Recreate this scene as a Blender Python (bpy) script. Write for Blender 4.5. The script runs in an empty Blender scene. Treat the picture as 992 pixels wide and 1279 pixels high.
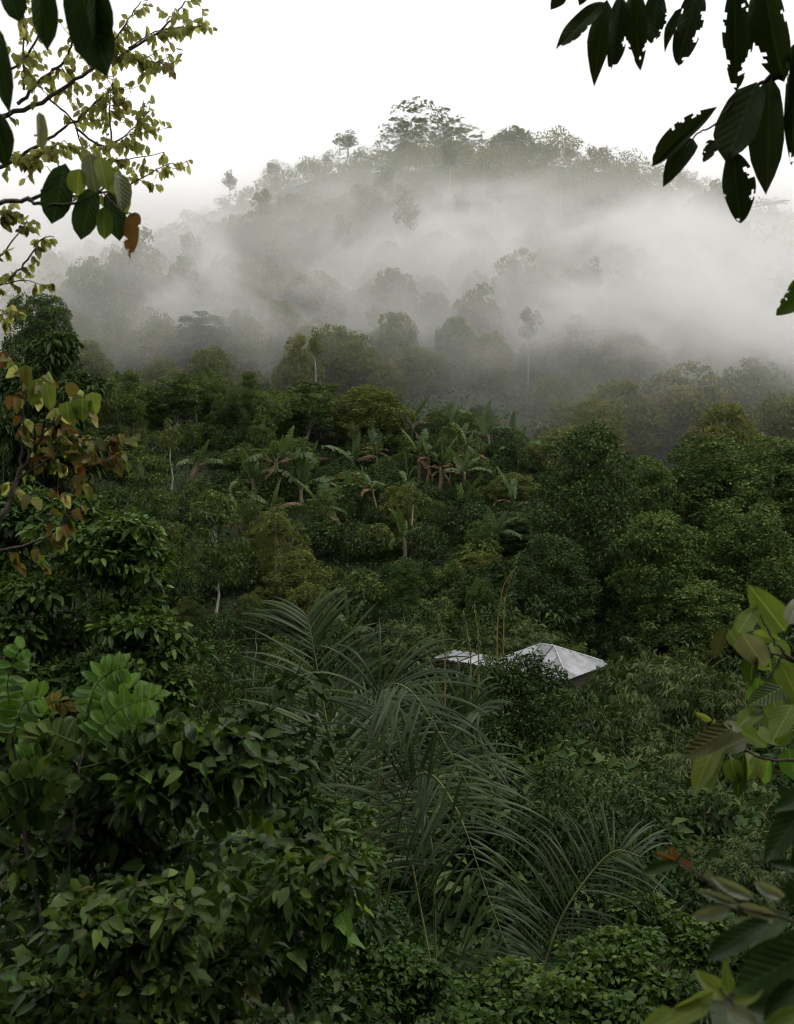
import bpy, math, random
import numpy as np
from mathutils import Vector, Matrix

# ------------------------------------------------------------------ camera, sky, sun, exposure
SC = bpy.context.scene
COL = SC.collection
F, CX, CY = 1400.0, 496.0, 639.5
PITCH = math.atan(120 / 1400.0)
CP, SP = math.cos(PITCH), math.sin(PITCH)
cam_d = bpy.data.cameras.new("camera")
cam = bpy.data.objects.new("camera", cam_d)
COL.objects.link(cam)
cam_d.sensor_fit = 'VERTICAL'
cam_d.sensor_height = 36.0
cam_d.lens = 36.0 * F / 1279.0
cam_d.clip_start = 0.05
cam_d.clip_end = 6000
cam.location = (0, 0, 0)
cam.rotation_euler = (math.pi / 2 - PITCH, 0, 0)
cam_d.dof.use_dof = True
cam_d.dof.focus_distance = 45
cam_d.dof.aperture_fstop = 7.5
SC.camera = cam

SUN_EL, SUN_AZ = math.radians(57), math.radians(98)      # azimuth from +Y towards +X
sd = Vector((math.sin(SUN_AZ) * math.cos(SUN_EL), math.cos(SUN_AZ) * math.cos(SUN_EL), math.sin(SUN_EL)))
W = bpy.data.worlds.new("World")
SC.world = W
W.use_nodes = True
nt = W.node_tree
nt.nodes.clear()
sky = nt.nodes.new('ShaderNodeTexSky')
sky.sky_type = 'NISHITA'
sky.sun_disc = False
sky.sun_elevation = SUN_EL
sky.sun_rotation = SUN_AZ
sky.air_density = 1.0
sky.dust_density = 4.0
hs = nt.nodes.new('ShaderNodeHueSaturation')              # an even cloud deck takes the blue out
hs.inputs['Saturation'].default_value = 0.06
bg = nt.nodes.new('ShaderNodeBackground')
bg.inputs['Strength'].default_value = 0.15
out = nt.nodes.new('ShaderNodeOutputWorld')
nt.links.new(sky.outputs[0], hs.inputs['Color'])
deck = nt.nodes.new('ShaderNodeMixRGB')                   # closed white cloud deck in front of the clear sky
deck.inputs['Fac'].default_value = 0.8
deck.inputs['Color2'].default_value = (10.4, 10.25, 10.15, 1)
nt.links.new(hs.outputs[0], deck.inputs['Color1'])
nt.links.new(deck.outputs[0], bg.inputs['Color'])
nt.links.new(bg.outputs[0], out.inputs['Surface'])
sl = bpy.data.lights.new("sun", 'SUN')
sl.energy = 1.5
sl.angle = math.radians(12)
sl.color = (1.0, 0.95, 0.86)
so = bpy.data.objects.new("sun", sl)
COL.objects.link(so)
so.rotation_euler = sd.to_track_quat('Z', 'Y').to_euler()
SC.view_settings.view_transform = 'Standard'
SC.view_settings.look = 'None'
SC.view_settings.exposure = -0.16
SC.view_settings.gamma = 1.0
cy = SC.cycles
cy.max_bounces = 6
cy.diffuse_bounces = 2
cy.glossy_bounces = 2
cy.transmission_bounces = 3
cy.volume_bounces = 4
cy.transparent_max_bounces = 4
cy.volume_step_rate = 0.5
cy.volume_max_steps = 128
cy.caustics_reflective = False
cy.caustics_refractive = False
cy.use_denoising = True
cy.filter_width = 1.1

# ------------------------------------------------------------------ helpers
rng = np.random.default_rng(11)
random.seed(11)
UP = np.array([0, 0, 1.0])


def P(px, py, d):
    """the place that pixel (px,py) of the photograph shows when it lies d metres ahead"""
    r, u = (px - CX) / F * d, -(py - CY) / F * d
    return np.array([r, d * CP + u * SP, u * CP - d * SP])


def nrm(a):
    return a / np.maximum(np.linalg.norm(a, axis=-1, keepdims=True), 1e-9)


def link(o):
    COL.objects.link(o)
    return o


def mesh(name, V, faces, mat, tint=None, smooth=False):
    """faces: list of integer arrays (n,k)"""
    me = bpy.data.meshes.new(name)
    V = np.asarray(V, dtype=np.float32)
    faces = [np.asarray(f, dtype=np.int32) for f in faces if len(f)]
    nl = sum(f.size for f in faces)
    npoly = sum(len(f) for f in faces)
    me.vertices.add(len(V))
    me.vertices.foreach_set("co", V.ravel())
    me.loops.add(nl)
    me.loops.foreach_set("vertex_index", np.concatenate([f.ravel() for f in faces]))
    me.polygons.add(npoly)
    tot = np.concatenate([np.full(len(f), f.shape[1], dtype=np.int32) for f in faces])
    st = np.concatenate([[0], np.cumsum(tot)[:-1]]).astype(np.int32)
    me.polygons.foreach_set("loop_start", st)
    me.polygons.foreach_set("loop_total", tot)
    if smooth:
        me.polygons.foreach_set("use_smooth", np.ones(npoly, dtype=bool))
    if tint is not None:
        at = me.attributes.new("tint", 'FLOAT', 'FACE')
        at.data.foreach_set("value", np.asarray(tint, dtype=np.float32))
    me.update(calc_edges=True)
    if mat is not None:
        me.materials.append(mat)
    return me


def obj(name, me, parent=None):
    o = bpy.data.objects.new(name, me)
    link(o)
    if parent is not None:
        o.parent = parent
    return o


def tag(o, label=None, cat=None, group=None, kind=None):
    if label: o['label'] = label
    if cat: o['category'] = cat
    if group: o['group'] = group
    if kind: o['kind'] = kind
    return o


def thing(name, loc, label, cat, group=None):
    o = bpy.data.objects.new(name, None)
    o.empty_display_size = 0.2
    o.location = tuple(float(v) for v in loc)
    link(o)
    return tag(o, label, cat, group)


def dup(root):
    """a copy of a thing with copies of its parts and sub-parts"""
    r = link(root.copy())
    for ch in root.children:
        c = link(ch.copy())
        c.parent = r
        for g in ch.children:
            e = link(g.copy())
            e.parent = c
    return r


# ---- geometry pieces
def tube(pts, rad, n=6):
    pts = np.asarray(pts, float)
    rad = np.broadcast_to(np.asarray(rad, float), (len(pts),))
    t = nrm(np.gradient(pts, axis=0))
    ref = np.array([0.31, 0.87, 0.17])
    a = nrm(np.cross(t, ref))
    b = np.cross(t, a)
    th = np.linspace(0, 2 * math.pi, n, endpoint=False)
    V = (pts[:, None] + rad[:, None, None] * (np.cos(th)[None, :, None] * a[:, None] + np.sin(th)[None, :, None] * b[:, None])).reshape(-1, 3)
    m = len(pts)
    i = np.arange(m - 1)[:, None] * n
    j = np.arange(n)[None]
    k = (j + 1) % n
    Q = np.stack([i + j, i + k, i + n + k, i + n + j], -1).reshape(-1, 4)
    return V, Q


def join(parts):
    Vs, Qs, o = [], [], 0
    for V, Q in parts:
        Vs.append(V)
        Qs.append(Q + o)
        o += len(V)
    return np.concatenate(Vs), np.concatenate(Qs)


def curve(p0, p1, sag=0.0, n=8, wob=0.0, r=None):
    p0, p1 = np.asarray(p0, float), np.asarray(p1, float)
    s = np.linspace(0, 1, n)[:, None]
    c = p0 * (1 - s) + p1 * s
    c[:, 2] -= sag * 4 * (s * (1 - s))[:, 0]
    if wob:
        w = (r or rng).normal(0, wob, (n, 3))
        w[0] = w[-1] = 0
        c = c + w
    return c


def smooth_path(pts, n):
    """Catmull-Rom through the points"""
    p = np.asarray(pts, float)
    p = np.vstack([2 * p[0] - p[1], p, 2 * p[-1] - p[-2]])
    k = len(p) - 3
    out = []
    for u in np.linspace(0, k - 1e-6, n):
        i = int(u)
        t = u - i
        a, b, c, d = p[i:i + 4]
        out.append(.5 * ((2 * b) + (-a + c) * t + (2 * a - 5 * b + 4 * c - d) * t * t + (-a + 3 * b - 3 * c + d) * t ** 3))
    return np.array(out)


def leaf_cloud(pos, dr, nr, L, Wd, seg=1, droop=0.15, fold=0.25, tint=None, r=None):
    """one folded little leaf per position; returns V, [tris], face tint"""
    r = r or rng
    N = len(pos)
    dr = nrm(dr)
    side = nrm(np.cross(dr, nr))
    up = np.cross(side, dr)
    L = np.broadcast_to(L, (N,))[:, None]
    Wd = np.broadcast_to(Wd, (N,))[:, None] * .5
    if tint is None:
        tint = r.random(N)
    if seg == 1:
        m = pos + dr * L * .45
        l = m - side * Wd + up * Wd * fold
        rr = m + side * Wd + up * Wd * fold
        t = pos + dr * L - np.array([0, 0, 1.0]) * L * droop
        V = np.stack([pos, rr, t, l], 1).reshape(-1, 3)
        b = np.arange(N)[:, None] * 4
        T = np.concatenate([b + [0, 1, 2], b + [0, 2, 3]], 1).reshape(-1, 3)
        return V, [T], np.repeat(tint, 2)
    st = np.array([.22, .55, .82])
    wp = np.array([.8, 1.0, .55])
    rows = [pos[:, None]]
    for s, w in zip(st, wp):
        m = pos + dr * L * s - UP * L * droop * s * s
        rows.append(np.stack([m - side * Wd * w + up * Wd * w * fold, m, m + side * Wd * w + up * Wd * w * fold], 1))
    rows.append((pos + dr * L - UP * L * droop)[:, None])
    V = np.concatenate(rows, 1).reshape(-1, 3)        # 11 verts
    b = np.arange(N)[:, None] * 11
    tr = [[0, 2, 1], [0, 3, 2]]
    for k in (1, 4):
        tr += [[k, k + 1, k + 4], [k, k + 4, k + 3], [k + 1, k + 2, k + 5], [k + 1, k + 5, k + 4]]
    tr += [[7, 8, 10], [8, 9, 10]]
    T = np.concatenate([b + t for t in tr], 1).reshape(-1, 3)
    return V, [T], np.repeat(tint, len(tr))


def unit(n, r):
    return nrm(r.normal(size=(n, 3)))


def puff_leaves(blobs, n, L, asp, r, seg=1, up=.35, droop=.15, shell=.3, center=None, jit=.6, fold=.25):
    """leaves over the shells of ellipsoid puffs (cx,cy,cz,rx,ry,rz); n per unit of puff area"""
    B = np.asarray(blobs, float)
    area = (B[:, 3] * B[:, 5])
    cnt = np.maximum(4, (n * area / area.sum())).astype(int)
    idx = np.repeat(np.arange(len(B)), cnt)
    u = unit(len(idx), r)
    if center is not None:                       # few leaves grow into the dark middle of a crown
        o = nrm(B[:, :3] - np.asarray(center))[idx]
        bad = ((u * o).sum(1) < -.25)
        u[bad] = -u[bad]
    rad = 1 - shell * r.random(len(idx)) ** 1.5
    rad *= 1 + .12 * r.normal(size=len(idx))
    pos = B[idx, :3] + u * B[idx, 3:6] * rad[:, None]
    tg = nrm(np.cross(u, r.normal(size=u.shape)))
    dr = nrm(tg * .75 + u * .45 + r.normal(size=u.shape) * jit * .4 + UP * up * .4)
    nr = nrm(u * 1.0 + UP * .45 + r.normal(size=u.shape) * .4)
    Ls = L * r.uniform(.65, 1.3, len(idx))
    tint = np.clip(r.random(len(B))[idx] * .5 + r.random(len(idx)) * .25 + .35 * np.clip((rad - .85) / .2, 0, 1), .01, 1)     # outer leaves paler, inner darker: light on the crown put into the tint
    return leaf_cloud(pos, dr, nr, Ls, Ls * asp, seg, droop, fold, tint, r)


# ------------------------------------------------------------------ materials
def new_mat(name):
    m = bpy.data.materials.new(name)
    m.use_nodes = True  # some shell leaves paler: lit spray tips put into the tint
    m.node_tree.nodes.clear()
    return m, m.node_tree.nodes, m.node_tree.links


def leafmat(name, c0, c1, c2, trans=.25, rough=.45, spec=.35, tcol=None, spots=None, veins=False):
    m, N, Lk = new_mat(name)
    at = N.new('ShaderNodeAttribute'); at.attribute_name = "tint"
    oi = N.new('ShaderNodeObjectInfo')
    g_ = N.new('ShaderNodeMath'); g_.operation = 'GREATER_THAN'; g_.inputs[1].default_value = 0.0
    Lk.new(at.outputs['Fac'], g_.inputs[0])
    w_ = N.new('ShaderNodeMath'); w_.operation = 'MULTIPLY_ADD'; w_.inputs[1].default_value = -.8; w_.inputs[2].default_value = 1.0
    Lk.new(g_.outputs[0], w_.inputs[0])
    ng = N.new('ShaderNodeMath'); ng.operation = 'MULTIPLY_ADD'; ng.use_clamp = True
    Lk.new(oi.outputs['Random'], ng.inputs[0]); Lk.new(w_.outputs[0], ng.inputs[1]); Lk.new(at.outputs['Fac'], ng.inputs[2])
    cr = N.new('ShaderNodeValToRGB')
    e = cr.color_ramp.elements
    e[0].color = (*c0, 1); e[1].color = (*c2, 1); e[1].position = 1.0
    k = e.new(.55); k.color = (*c1, 1)
    Lk.new(ng.outputs[0], cr.inputs[0])
    col = cr.outputs[0]
    tc = N.new('ShaderNodeTexCoord')
    if spots:
        nz = N.new('ShaderNodeTexNoise'); nz.inputs['Scale'].default_value = spots[1]; nz.inputs['Detail'].default_value = 4
        Lk.new(tc.outputs['Object'], nz.inputs['Vector'])
        r2 = N.new('ShaderNodeValToRGB'); r2.color_ramp.elements[0].position = spots[2]; r2.color_ramp.elements[1].position = spots[2] + .1
        Lk.new(nz.outputs['Fac'], r2.inputs[0])
        mx = N.new('ShaderNodeMixRGB'); mx.inputs['Color2'].default_value = (*spots[0], 1)
        Lk.new(r2.outputs[0], mx.inputs['Fac']); Lk.new(col, mx.inputs['Color1'])
        col = mx.outputs[0]
    bs = N.new('ShaderNodeBsdfPrincipled')
    bs.inputs['Roughness'].default_value = rough
    bs.inputs['Specular IOR Level'].default_value = spec
    if veins:
        sx = N.new('ShaderNodeSeparateXYZ'); Lk.new(tc.outputs['Object'], sx.inputs[0])
        ab = N.new('ShaderNodeMath'); ab.operation = 'ABSOLUTE'; Lk.new(sx.outputs['X'], ab.inputs[0])
        s1 = N.new('ShaderNodeMath'); s1.operation = 'MULTIPLY_ADD'; s1.inputs[1].default_value = -.55
        Lk.new(ab.outputs[0], s1.inputs[0]); Lk.new(sx.outputs['Y'], s1.inputs[2])
        fr = N.new('ShaderNodeMath'); fr.operation = 'MULTIPLY'; fr.inputs[1].default_value = 55
        Lk.new(s1.outputs[0], fr.inputs[0])
        sn = N.new('ShaderNodeMath'); sn.operation = 'SINE'; Lk.new(fr.outputs[0], sn.inputs[0])
        bp = N.new('ShaderNodeBump'); bp.inputs['Strength'].default_value = veins; bp.inputs['Distance'].default_value = .004
        Lk.new(sn.outputs[0], bp.inputs['Height'])
        Lk.new(bp.outputs[0], bs.inputs['Normal'])
        lt = N.new('ShaderNodeMath'); lt.operation = 'LESS_THAN'; lt.inputs[1].default_value = .025
        Lk.new(ab.outputs[0], lt.inputs[0])
        mf = N.new('ShaderNodeMath'); mf.operation = 'MULTIPLY'; mf.inputs[1].default_value = .5; Lk.new(lt.outputs[0], mf.inputs[0])
        mx = N.new('ShaderNodeMixRGB'); mx.inputs['Color2'].default_value = (*(min(1, v * 1.9) for v in c2), 1)
        Lk.new(mf.outputs[0], mx.inputs['Fac']); Lk.new(col, mx.inputs['Color1'])
        col = mx.outputs[0]
    Lk.new(col, bs.inputs['Base Color'])
    o = N.new('ShaderNodeOutputMaterial')
    if trans > 0:
        tr = N.new('ShaderNodeBsdfTranslucent')
        g = N.new('ShaderNodeMixRGB'); g.blend_type = 'MULTIPLY'; g.inputs['Fac'].default_value = 1
        g.inputs['Color2'].default_value = (*(tcol or (1.9, 1.8, .8)), 1)
        Lk.new(col, g.inputs['Color1']); Lk.new(g.outputs[0], tr.inputs['Color'])
        ms = N.new('ShaderNodeMixShader'); ms.inputs[0].default_value = trans
        Lk.new(bs.outputs[0], ms.inputs[1]); Lk.new(tr.outputs[0], ms.inputs[2])
        Lk.new(ms.outputs[0], o.inputs['Surface'])
    else:
        Lk.new(bs.outputs[0], o.inputs['Surface'])
    return m


def barkmat(name, c0, c1, scale=6.0, rough=.85):
    m, N, Lk = new_mat(name)
    tc = N.new('ShaderNodeTexCoord')
    mp = N.new('ShaderNodeMapping'); mp.inputs['Scale'].default_value = (1, 1, .25)
    Lk.new(tc.outputs['Object'], mp.inputs[0])
    nz = N.new('ShaderNodeTexNoise'); nz.inputs['Scale'].default_value = scale; nz.inputs['Detail'].default_value = 5
    Lk.new(mp.outputs[0], nz.inputs['Vector'])
    cr = N.new('ShaderNodeValToRGB')
    cr.color_ramp.elements[0].position = .35; cr.color_ramp.elements[1].position = .65
    cr.color_ramp.elements[0].color = (*c0, 1); cr.color_ramp.elements[1].color = (*c1, 1)
    Lk.new(nz.outputs['Fac'], cr.inputs[0])
    b = N.new('ShaderNodeBsdfPrincipled'); b.inputs['Roughness'].default_value = rough
    b.inputs['Specular IOR Level'].default_value = .2
    Lk.new(cr.outputs[0], b.inputs['Base Color'])
    bp = N.new('ShaderNodeBump'); bp.inputs['Strength'].default_value = .5; bp.inputs['Distance'].default_value = .02
    Lk.new(nz.outputs['Fac'], bp.inputs['Height']); Lk.new(bp.outputs[0], b.inputs['Normal'])
    o = N.new('ShaderNodeOutputMaterial'); Lk.new(b.outputs[0], o.inputs['Surface'])
    return m


M = dict(
    dense=leafmat('dense_leaf', (.020, .046, .013), (.043, .080, .021), (.135, .178, .048), .15, .6, .06),
    olive=leafmat('olive_leaf', (.038, .062, .016), (.075, .098, .025), (.170, .180, .048), .2, .6, .06),
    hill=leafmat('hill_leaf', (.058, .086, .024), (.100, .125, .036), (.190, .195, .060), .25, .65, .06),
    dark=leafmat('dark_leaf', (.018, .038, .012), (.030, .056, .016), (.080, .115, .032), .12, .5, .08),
    shrub=leafmat('shrub_leaf', (.024, .046, .014), (.050, .082, .021), (.150, .180, .046), .2, .5, .1),
    bush=leafmat('bush_leaf', (.024, .052, .012), (.050, .096, .018), (.135, .200, .038), .25, .45, .14),
    gold=leafmat('gold_leaf', (.050, .078, .020), (.092, .116, .026), (.160, .158, .034), .25, .5, .1),
    bamboo=leafmat('bamboo_leaf', (.020, .040, .012), (.044, .070, .020), (.140, .165, .052), .15, .45, .14),
    palm=leafmat('palm_leaf', (.016, .033, .009), (.024, .045, .012), (.048, .072, .021), .06, .38, .16),
    banana=leafmat('banana_leaf', (.042, .075, .026), (.062, .102, .036), (.10, .14, .054), .25, .45, .12, spots=((.14, .10, .04), 2.0, .62)),
    dry=leafmat('dry_leaf', (.11, .070, .042), (.16, .10, .06), (.20, .15, .09), .2, .7, .1, tcol=(1.3, 1.1, .8)),
    ground=leafmat('ground_cover_leaf', (.018, .036, .012), (.028, .052, .015), (.045, .072, .020), .12, .55, .08),
    bigdark=leafmat('hanging_dark_leaf', (.024, .040, .015), (.030, .048, .016), (.040, .060, .020), .1, .5, .14, veins=.12),
    darkwet=leafmat('glossy_dark_leaf', (.022, .046, .015), (.028, .056, .017), (.036, .068, .022), .14, .34, .26, veins=.15),
    lime=leafmat('lime_leaf', (.115, .165, .038), (.155, .205, .048), (.20, .235, .065), .45, .45, .25, tcol=(1.5, 1.5, .8), veins=.14),
    limesm=leafmat('twig_leaf', (.22, .25, .09), (.30, .31, .12), (.34, .31, .13), .6, .5, .15, tcol=(1.9, 1.9, 1.3)),
    rust=leafmat('rust_leaf', (.11, .125, .035), (.17, .16, .045), (.22, .17, .05), .4, .5, .2, tcol=(1.4, 1.15, .7)),
    brown=leafmat('brown_leaf', (.10, .065, .03), (.15, .09, .035), (.19, .12, .045), .4, .6, .15, tcol=(1.5, 1.1, .6)),
    fresh=leafmat('fresh_leaf', (.080, .165, .035), (.105, .20, .042), (.14, .235, .055), .45, .42, .22, tcol=(1.5, 1.6, .7), veins=.3),
    big=leafmat('big_leaf', (.022, .046, .010), (.042, .076, .016), (.115, .165, .036), .22, .42, .14, veins=.4),
    mixed=leafmat('mottled_leaf', (.030, .048, .016), (.048, .066, .02), (.085, .085, .03), .2, .45, .16, veins=.4),
    sheen=leafmat('painted_sheen_leaf', (.15, .18, .125), (.19, .215, .155), (.23, .25, .19), .2, .3, .6, veins=.25),  # sky gloss on these leaves also put into the pale grey base colour
    bark=barkmat('bark', (.09, .075, .055), (.18, .16, .125)),
    dbark=barkmat('dark_bark', (.05, .042, .034), (.09, .075, .06), 20),
    pbark=barkmat('pale_bark', (.22, .20, .17), (.42, .40, .35), 3),
    twig=barkmat('twig_bark', (.07, .055, .045), (.20, .17, .14), 40),
    culm=barkmat('bamboo_culm', (.10, .11, .04), (.22, .20, .07), 3, .5),
    dculm=barkmat('dry_culm', (.13, .10, .035), (.27, .20, .075), 3, .6),
    pseudo=barkmat('banana_stem', (.10, .10, .05), (.24, .20, .13), 4, .6),
    rachis=barkmat('frond_rib', (.09, .11, .035), (.18, .19, .07), 8, .45),
    soil=barkmat('soil', (.022, .026, .013), (.030, .042, .017), .8, .95),
)

# ------------------------------------------------------------------ terrain
PY = np.array([-400, -150, -60, -25, -10, 0, 3, 6, 12, 20, 35, 50, 60, 70, 80, 100, 118, 135, 150, 200, 260, 320, 350, 400, 600, 1500, 4000], float)
PZ = np.array([230, 105, 40, 11, 1.2, -1.6, -2.7, -4.2, -7.6, -11.2, -16.2, -18.4, -18.2, -17.2, -15, -6.8, -1.0, 3, 7.5, 25, 45, 64, 70, 64, 30, 0, 0], float)  # ground behind the viewpoint raised into an unseen hill to block sky light
RX = np.array([-900, -300, -160, -110, -80, -62, -40, -15, 12, 35, 60, 85, 100, 112, 128, 165, 260, 900], float)
RZ = np.array([.1, .25, .42, .55, .68, .77, .92, 1.03, 1.11, 1.09, 1.04, .98, .91, .82, .70, .45, .25, .1], float)


def T(x, y):
    x, y = np.asarray(x, float), np.asarray(y, float)
    z = np.interp(y, PY, PZ)
    up = np.clip((y - 130) / 120, 0, 1)
    g = np.interp(x * np.clip(350 / np.maximum(y, 60), .8, 1.6), RX, RZ)
    z = np.where((z > 3) & (y > 60), 3 + (z - 3) * (1 + up * (g - 1)), z)
    bx, by = np.clip((x - 6) / 22, 0, 1), np.clip((y - 84) / 22, 0, 1) * np.clip((158 - y) / 26, 0, 1)
    z = z - 7.0 * bx * bx * (3 - 2 * bx) * by * by * (3 - 2 * by)
    a = np.clip((y - 15) / 40, 0, 1)
    z = z + a * (.9 * np.sin(x * .11 + 1) * np.cos(y * .085) + .5 * np.sin(x * .29 + y * .17))
    z = z + np.clip((y - 140) / 60, 0, 1) * 2.2 * np.sin(x * .075 + .4) * np.sin(y * .05 + .8)
    return z


xs = np.sign(np.linspace(-1, 1, 161)) * np.abs(np.linspace(-1, 1, 161)) ** 2.6 * 2500
ys = np.concatenate([np.linspace(-400, -20, 24), np.linspace(-15, 140, 110), np.linspace(143, 420, 90), np.linspace(440, 3500, 26)])
XX, YY = np.meshgrid(xs, ys)
V = np.stack([XX, YY, T(XX, YY)], -1).reshape(-1, 3)
nx, ny = len(xs), len(ys)
i = (np.arange(ny - 1)[:, None] * nx + np.arange(nx - 1)[None]).ravel()
terr = obj('hillside_ground', mesh('hillside_ground', V, [np.stack([i, i + 1, i + nx + 1, i + nx], 1)], M['soil'], smooth=True))
tag(terr, 'dark earth of the valley floor and forested hillside', None, None, 'structure')

# ground cover on the slopes facing the camera
n = 90000
yy = 22 + (150 - 22) * rng.random(n) ** 1.0
xx = (rng.random(n) - .5) * 2 * (.42 * yy + 3)
base = np.stack([xx, yy, T(xx, yy)], 1)
hgt = .5 + .5 * np.sin(xx * .9 + np.sin(yy * .7) * 2) * np.cos(yy * .8 + xx * .33)
base[:, 2] += rng.random(n) ** .7 * (.25 + 1.1 * hgt)
u = unit(n, rng)
Ls = rng.uniform(.25, .6, n)
Vg, Tg, tg = leaf_cloud(base, nrm(u + UP * .3), nrm(UP + unit(n, rng) * .5), Ls, Ls * .5, 1, .25)
gc = obj('ground_cover', mesh('ground_cover', Vg, Tg, M['ground'], tg))
tag(gc, 'low dark green leafy ground cover over the valley slopes', 'ground cover', None, 'stuff')

# ------------------------------------------------------------------ plant prototypes
PROTO = {}


def finish(key, name, trunk, crownV, mat, bark, h, w, crown_name='crown'):
    """keep a prototype: list of (part name, mesh), its height and width"""
    V, Q = trunk
    PROTO[key] = dict(name=name, parts=[('trunk', mesh(name + '_trunk', V, [Q], bark, smooth=True)),
                                        (crown_name, mesh(name + '_' + crown_name, crownV[0], crownV[1], mat, crownV[2]))], h=h, w=w)


def put(key, loc, label, cat, group=None, sz=1.0, sxy=1.0, rz=0.0, name=None):
    p = PROTO[key]
    r = thing(name or p['name'], loc, label, cat, group)
    r.scale = (sxy, sxy, sz)
    r.rotation_euler = (0, 0, rz)
    subs = {}
    for it in p['parts']:
        nm, me = it[0], it[1]
        o = obj(nm, me, r)
        if len(it) > 2 and it[2] is not None:
            o.matrix_local = it[2]
    return r


def place(key, px, top, d, wpx, label, cat, group=None, rz=None, name=None, sink=.3):
    """stand a plant d metres ahead so that its top reaches that height and its crown that width"""
    t = P(px, top, d)
    zg = float(T(t[0], t[1])) - sink
    p = PROTO[key]
    h = max(.8, t[2] - zg)
    w = wpx / F * d
    return put(key, (t[0], t[1], zg), label, cat, group, h / p['h'], w / p['w'], rng.uniform(0, 6.28) if rz is None else rz, name)


def envelope_puffs(n, h0, h1, w, pr, r, shape=.5, lobes=0):
    """puffs gathered into lobes over an egg shaped crown from height h0 to h1 and width w"""
    cz, rz = (h0 + h1) / 2, (h1 - h0) / 2
    lobes = lobes or max(5, n // 11)
    R = .80 * math.sqrt(math.pi * (w / 2) * (h1 - h0) * .9 / lobes)
    mid = np.array([0, 0, cz])
    out = []
    k0 = r.uniform(0, 6.28)
    for i in range(lobes):
        zz = 1 - 2 * (i + .5) / lobes
        th = k0 + i * 2.39996 + r.normal(0, .25)
        u = nrm(np.array([math.cos(th) * math.sqrt(1 - zz * zz), math.sin(th) * math.sqrt(1 - zz * zz), zz + r.normal(0, .08)]))
        taper = 1 - shape * max(0, u[2]) ** 1.5 * .5
        k = r.uniform(.8, 1.16)
        c = mid + u * k * np.array([max(.15, w / 2 - R * .8) * taper, max(.15, w / 2 - R * .8) * taper, max(.2, rz - R * .8)])
        Rl = R * r.uniform(.8, 1.2)
        od = nrm(c - mid)
        m = 0
        for _ in range(300):
            if m >= n / lobes: break
            v = unit(1, r)[0]
            if v @ od < -.25: continue
            q = pr * r.uniform(.7, 1.3)
            p = c + v * (Rl - q * .55)
            out.append([*p, q, q, q * .9]); m += 1
    for _ in range(n // 5):                       # branches fill the inside as well
        u = unit(1, r)[0] * r.uniform(.2, .68)
        out.append([u[0] * w / 2, u[1] * w / 2, cz + u[2] * rz, pr * 1.3, pr * 1.3, pr * 1.2])
    return np.array(out)


def make_round_tree(key, name, mat, bark, h=14.0, w=7.0, h0=2.0, npuff=110, pr=.75, nl=14000, L=.26, seed=1, asp=.5, trunk_r=.22, seg=1, shape=.5, droop=.15, lobes=0):
    r = np.random.default_rng(seed)
    pf = envelope_puffs(npuff, h0, h, w, pr, r, shape, lobes)
    cen = np.array([0, 0, (h0 + h) * .5])
    crown = puff_leaves(pf, nl, L, asp, r, seg, center=cen, droop=droop)
    tb = [tube(curve((0, 0, -.5), (r.normal(0, .25), r.normal(0, .25), h * .8), 0, 8, .08, r), np.linspace(trunk_r, trunk_r * .25, 8), 7)]
    for k in range(min(16, len(pf))):
        q = pf[r.integers(len(pf))]
        zb = max(h0 * .8, q[2] - r.uniform(.8, 2.2))
        tb.append(tube(curve((0, 0, min(zb, h * .75)), q[:3], -.2, 5, .05, r), np.linspace(trunk_r * .35, .03, 5), 5))
    finish(key, name, join(tb), crown, M[mat], M[bark], h, w)


for k in range(4):
    make_round_tree('dense%d' % k, 'broadleaf_tree', 'dense', 'bark', 14, 7.2, .2, 420, .52, 36000, .27, 20 + k, .5, lobes=17, droop=.1)
for k in range(3):
    make_round_tree('olive%d' % k, 'round_tree', 'olive', 'bark', 9, 5.5, .6, 220, .42, 18000, .24, 40 + k, .5, lobes=18, droop=.1)
for k in range(5):
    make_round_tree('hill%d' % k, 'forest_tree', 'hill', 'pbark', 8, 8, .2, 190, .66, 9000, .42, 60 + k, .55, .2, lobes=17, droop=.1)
for k in range(4):
    make_round_tree('shrub%d' % k, 'leafy_shrub', 'shrub' if k % 2 else 'dark', 'bark', 2.6, 3.0, .1, 60, .26, 2800, .24, 80 + k, .42, .05, droop=.3, lobes=9)
for k in range(2):
    make_round_tree('gold%d' % k, 'clipped_bush', 'gold', 'bark', 3.4, 3.0, .2, 46, .34, 5200, .13, 90 + k, .5, .06, shape=.2)
for k in range(2):
    make_round_tree('column%d' % k, 'column_tree', 'shrub', 'pbark', 12, 3.8, 4.4, 90, .36, 5200, .28, 95 + k, .45, .13, shape=.8, droop=.35, lobes=16)


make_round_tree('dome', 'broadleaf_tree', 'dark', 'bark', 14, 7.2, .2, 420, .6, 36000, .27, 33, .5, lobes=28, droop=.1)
for k in range(3):
    make_round_tree('umbrella%d' % k, 'terrace_tree', 'shrub', 'pbark', 7.5, 5.2, 3.2, 110, .42, 7000, .26, 170 + k, .42, .1, droop=.35, lobes=11)


def make_slender(key, seed, h=13.0, w=3.6):
    r = np.random.default_rng(seed)
    pf = envelope_puffs(16, h * .58, h - .5, w, .7, r, .3, 9)
    pf = pf[r.random(len(pf)) < .62]
    crown = puff_leaves(pf, 1100, .4, .5, r, 1)
    tb = [tube(curve((0, 0, -.5), (r.normal(0, .3), r.normal(0, .3), h * .9), 0, 8, .1, r), np.linspace(.17, .07, 8), 6)]
    for q in pf[:9]:
        tb.append(tube(curve((0, 0, q[2] - 1.2), q[:3], -.15, 4), np.linspace(.06, .02, 4), 4))
    finish(key, 'slender_tree', join(tb), crown, M['hill'], M['pbark'], h, w + 1.4)


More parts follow.
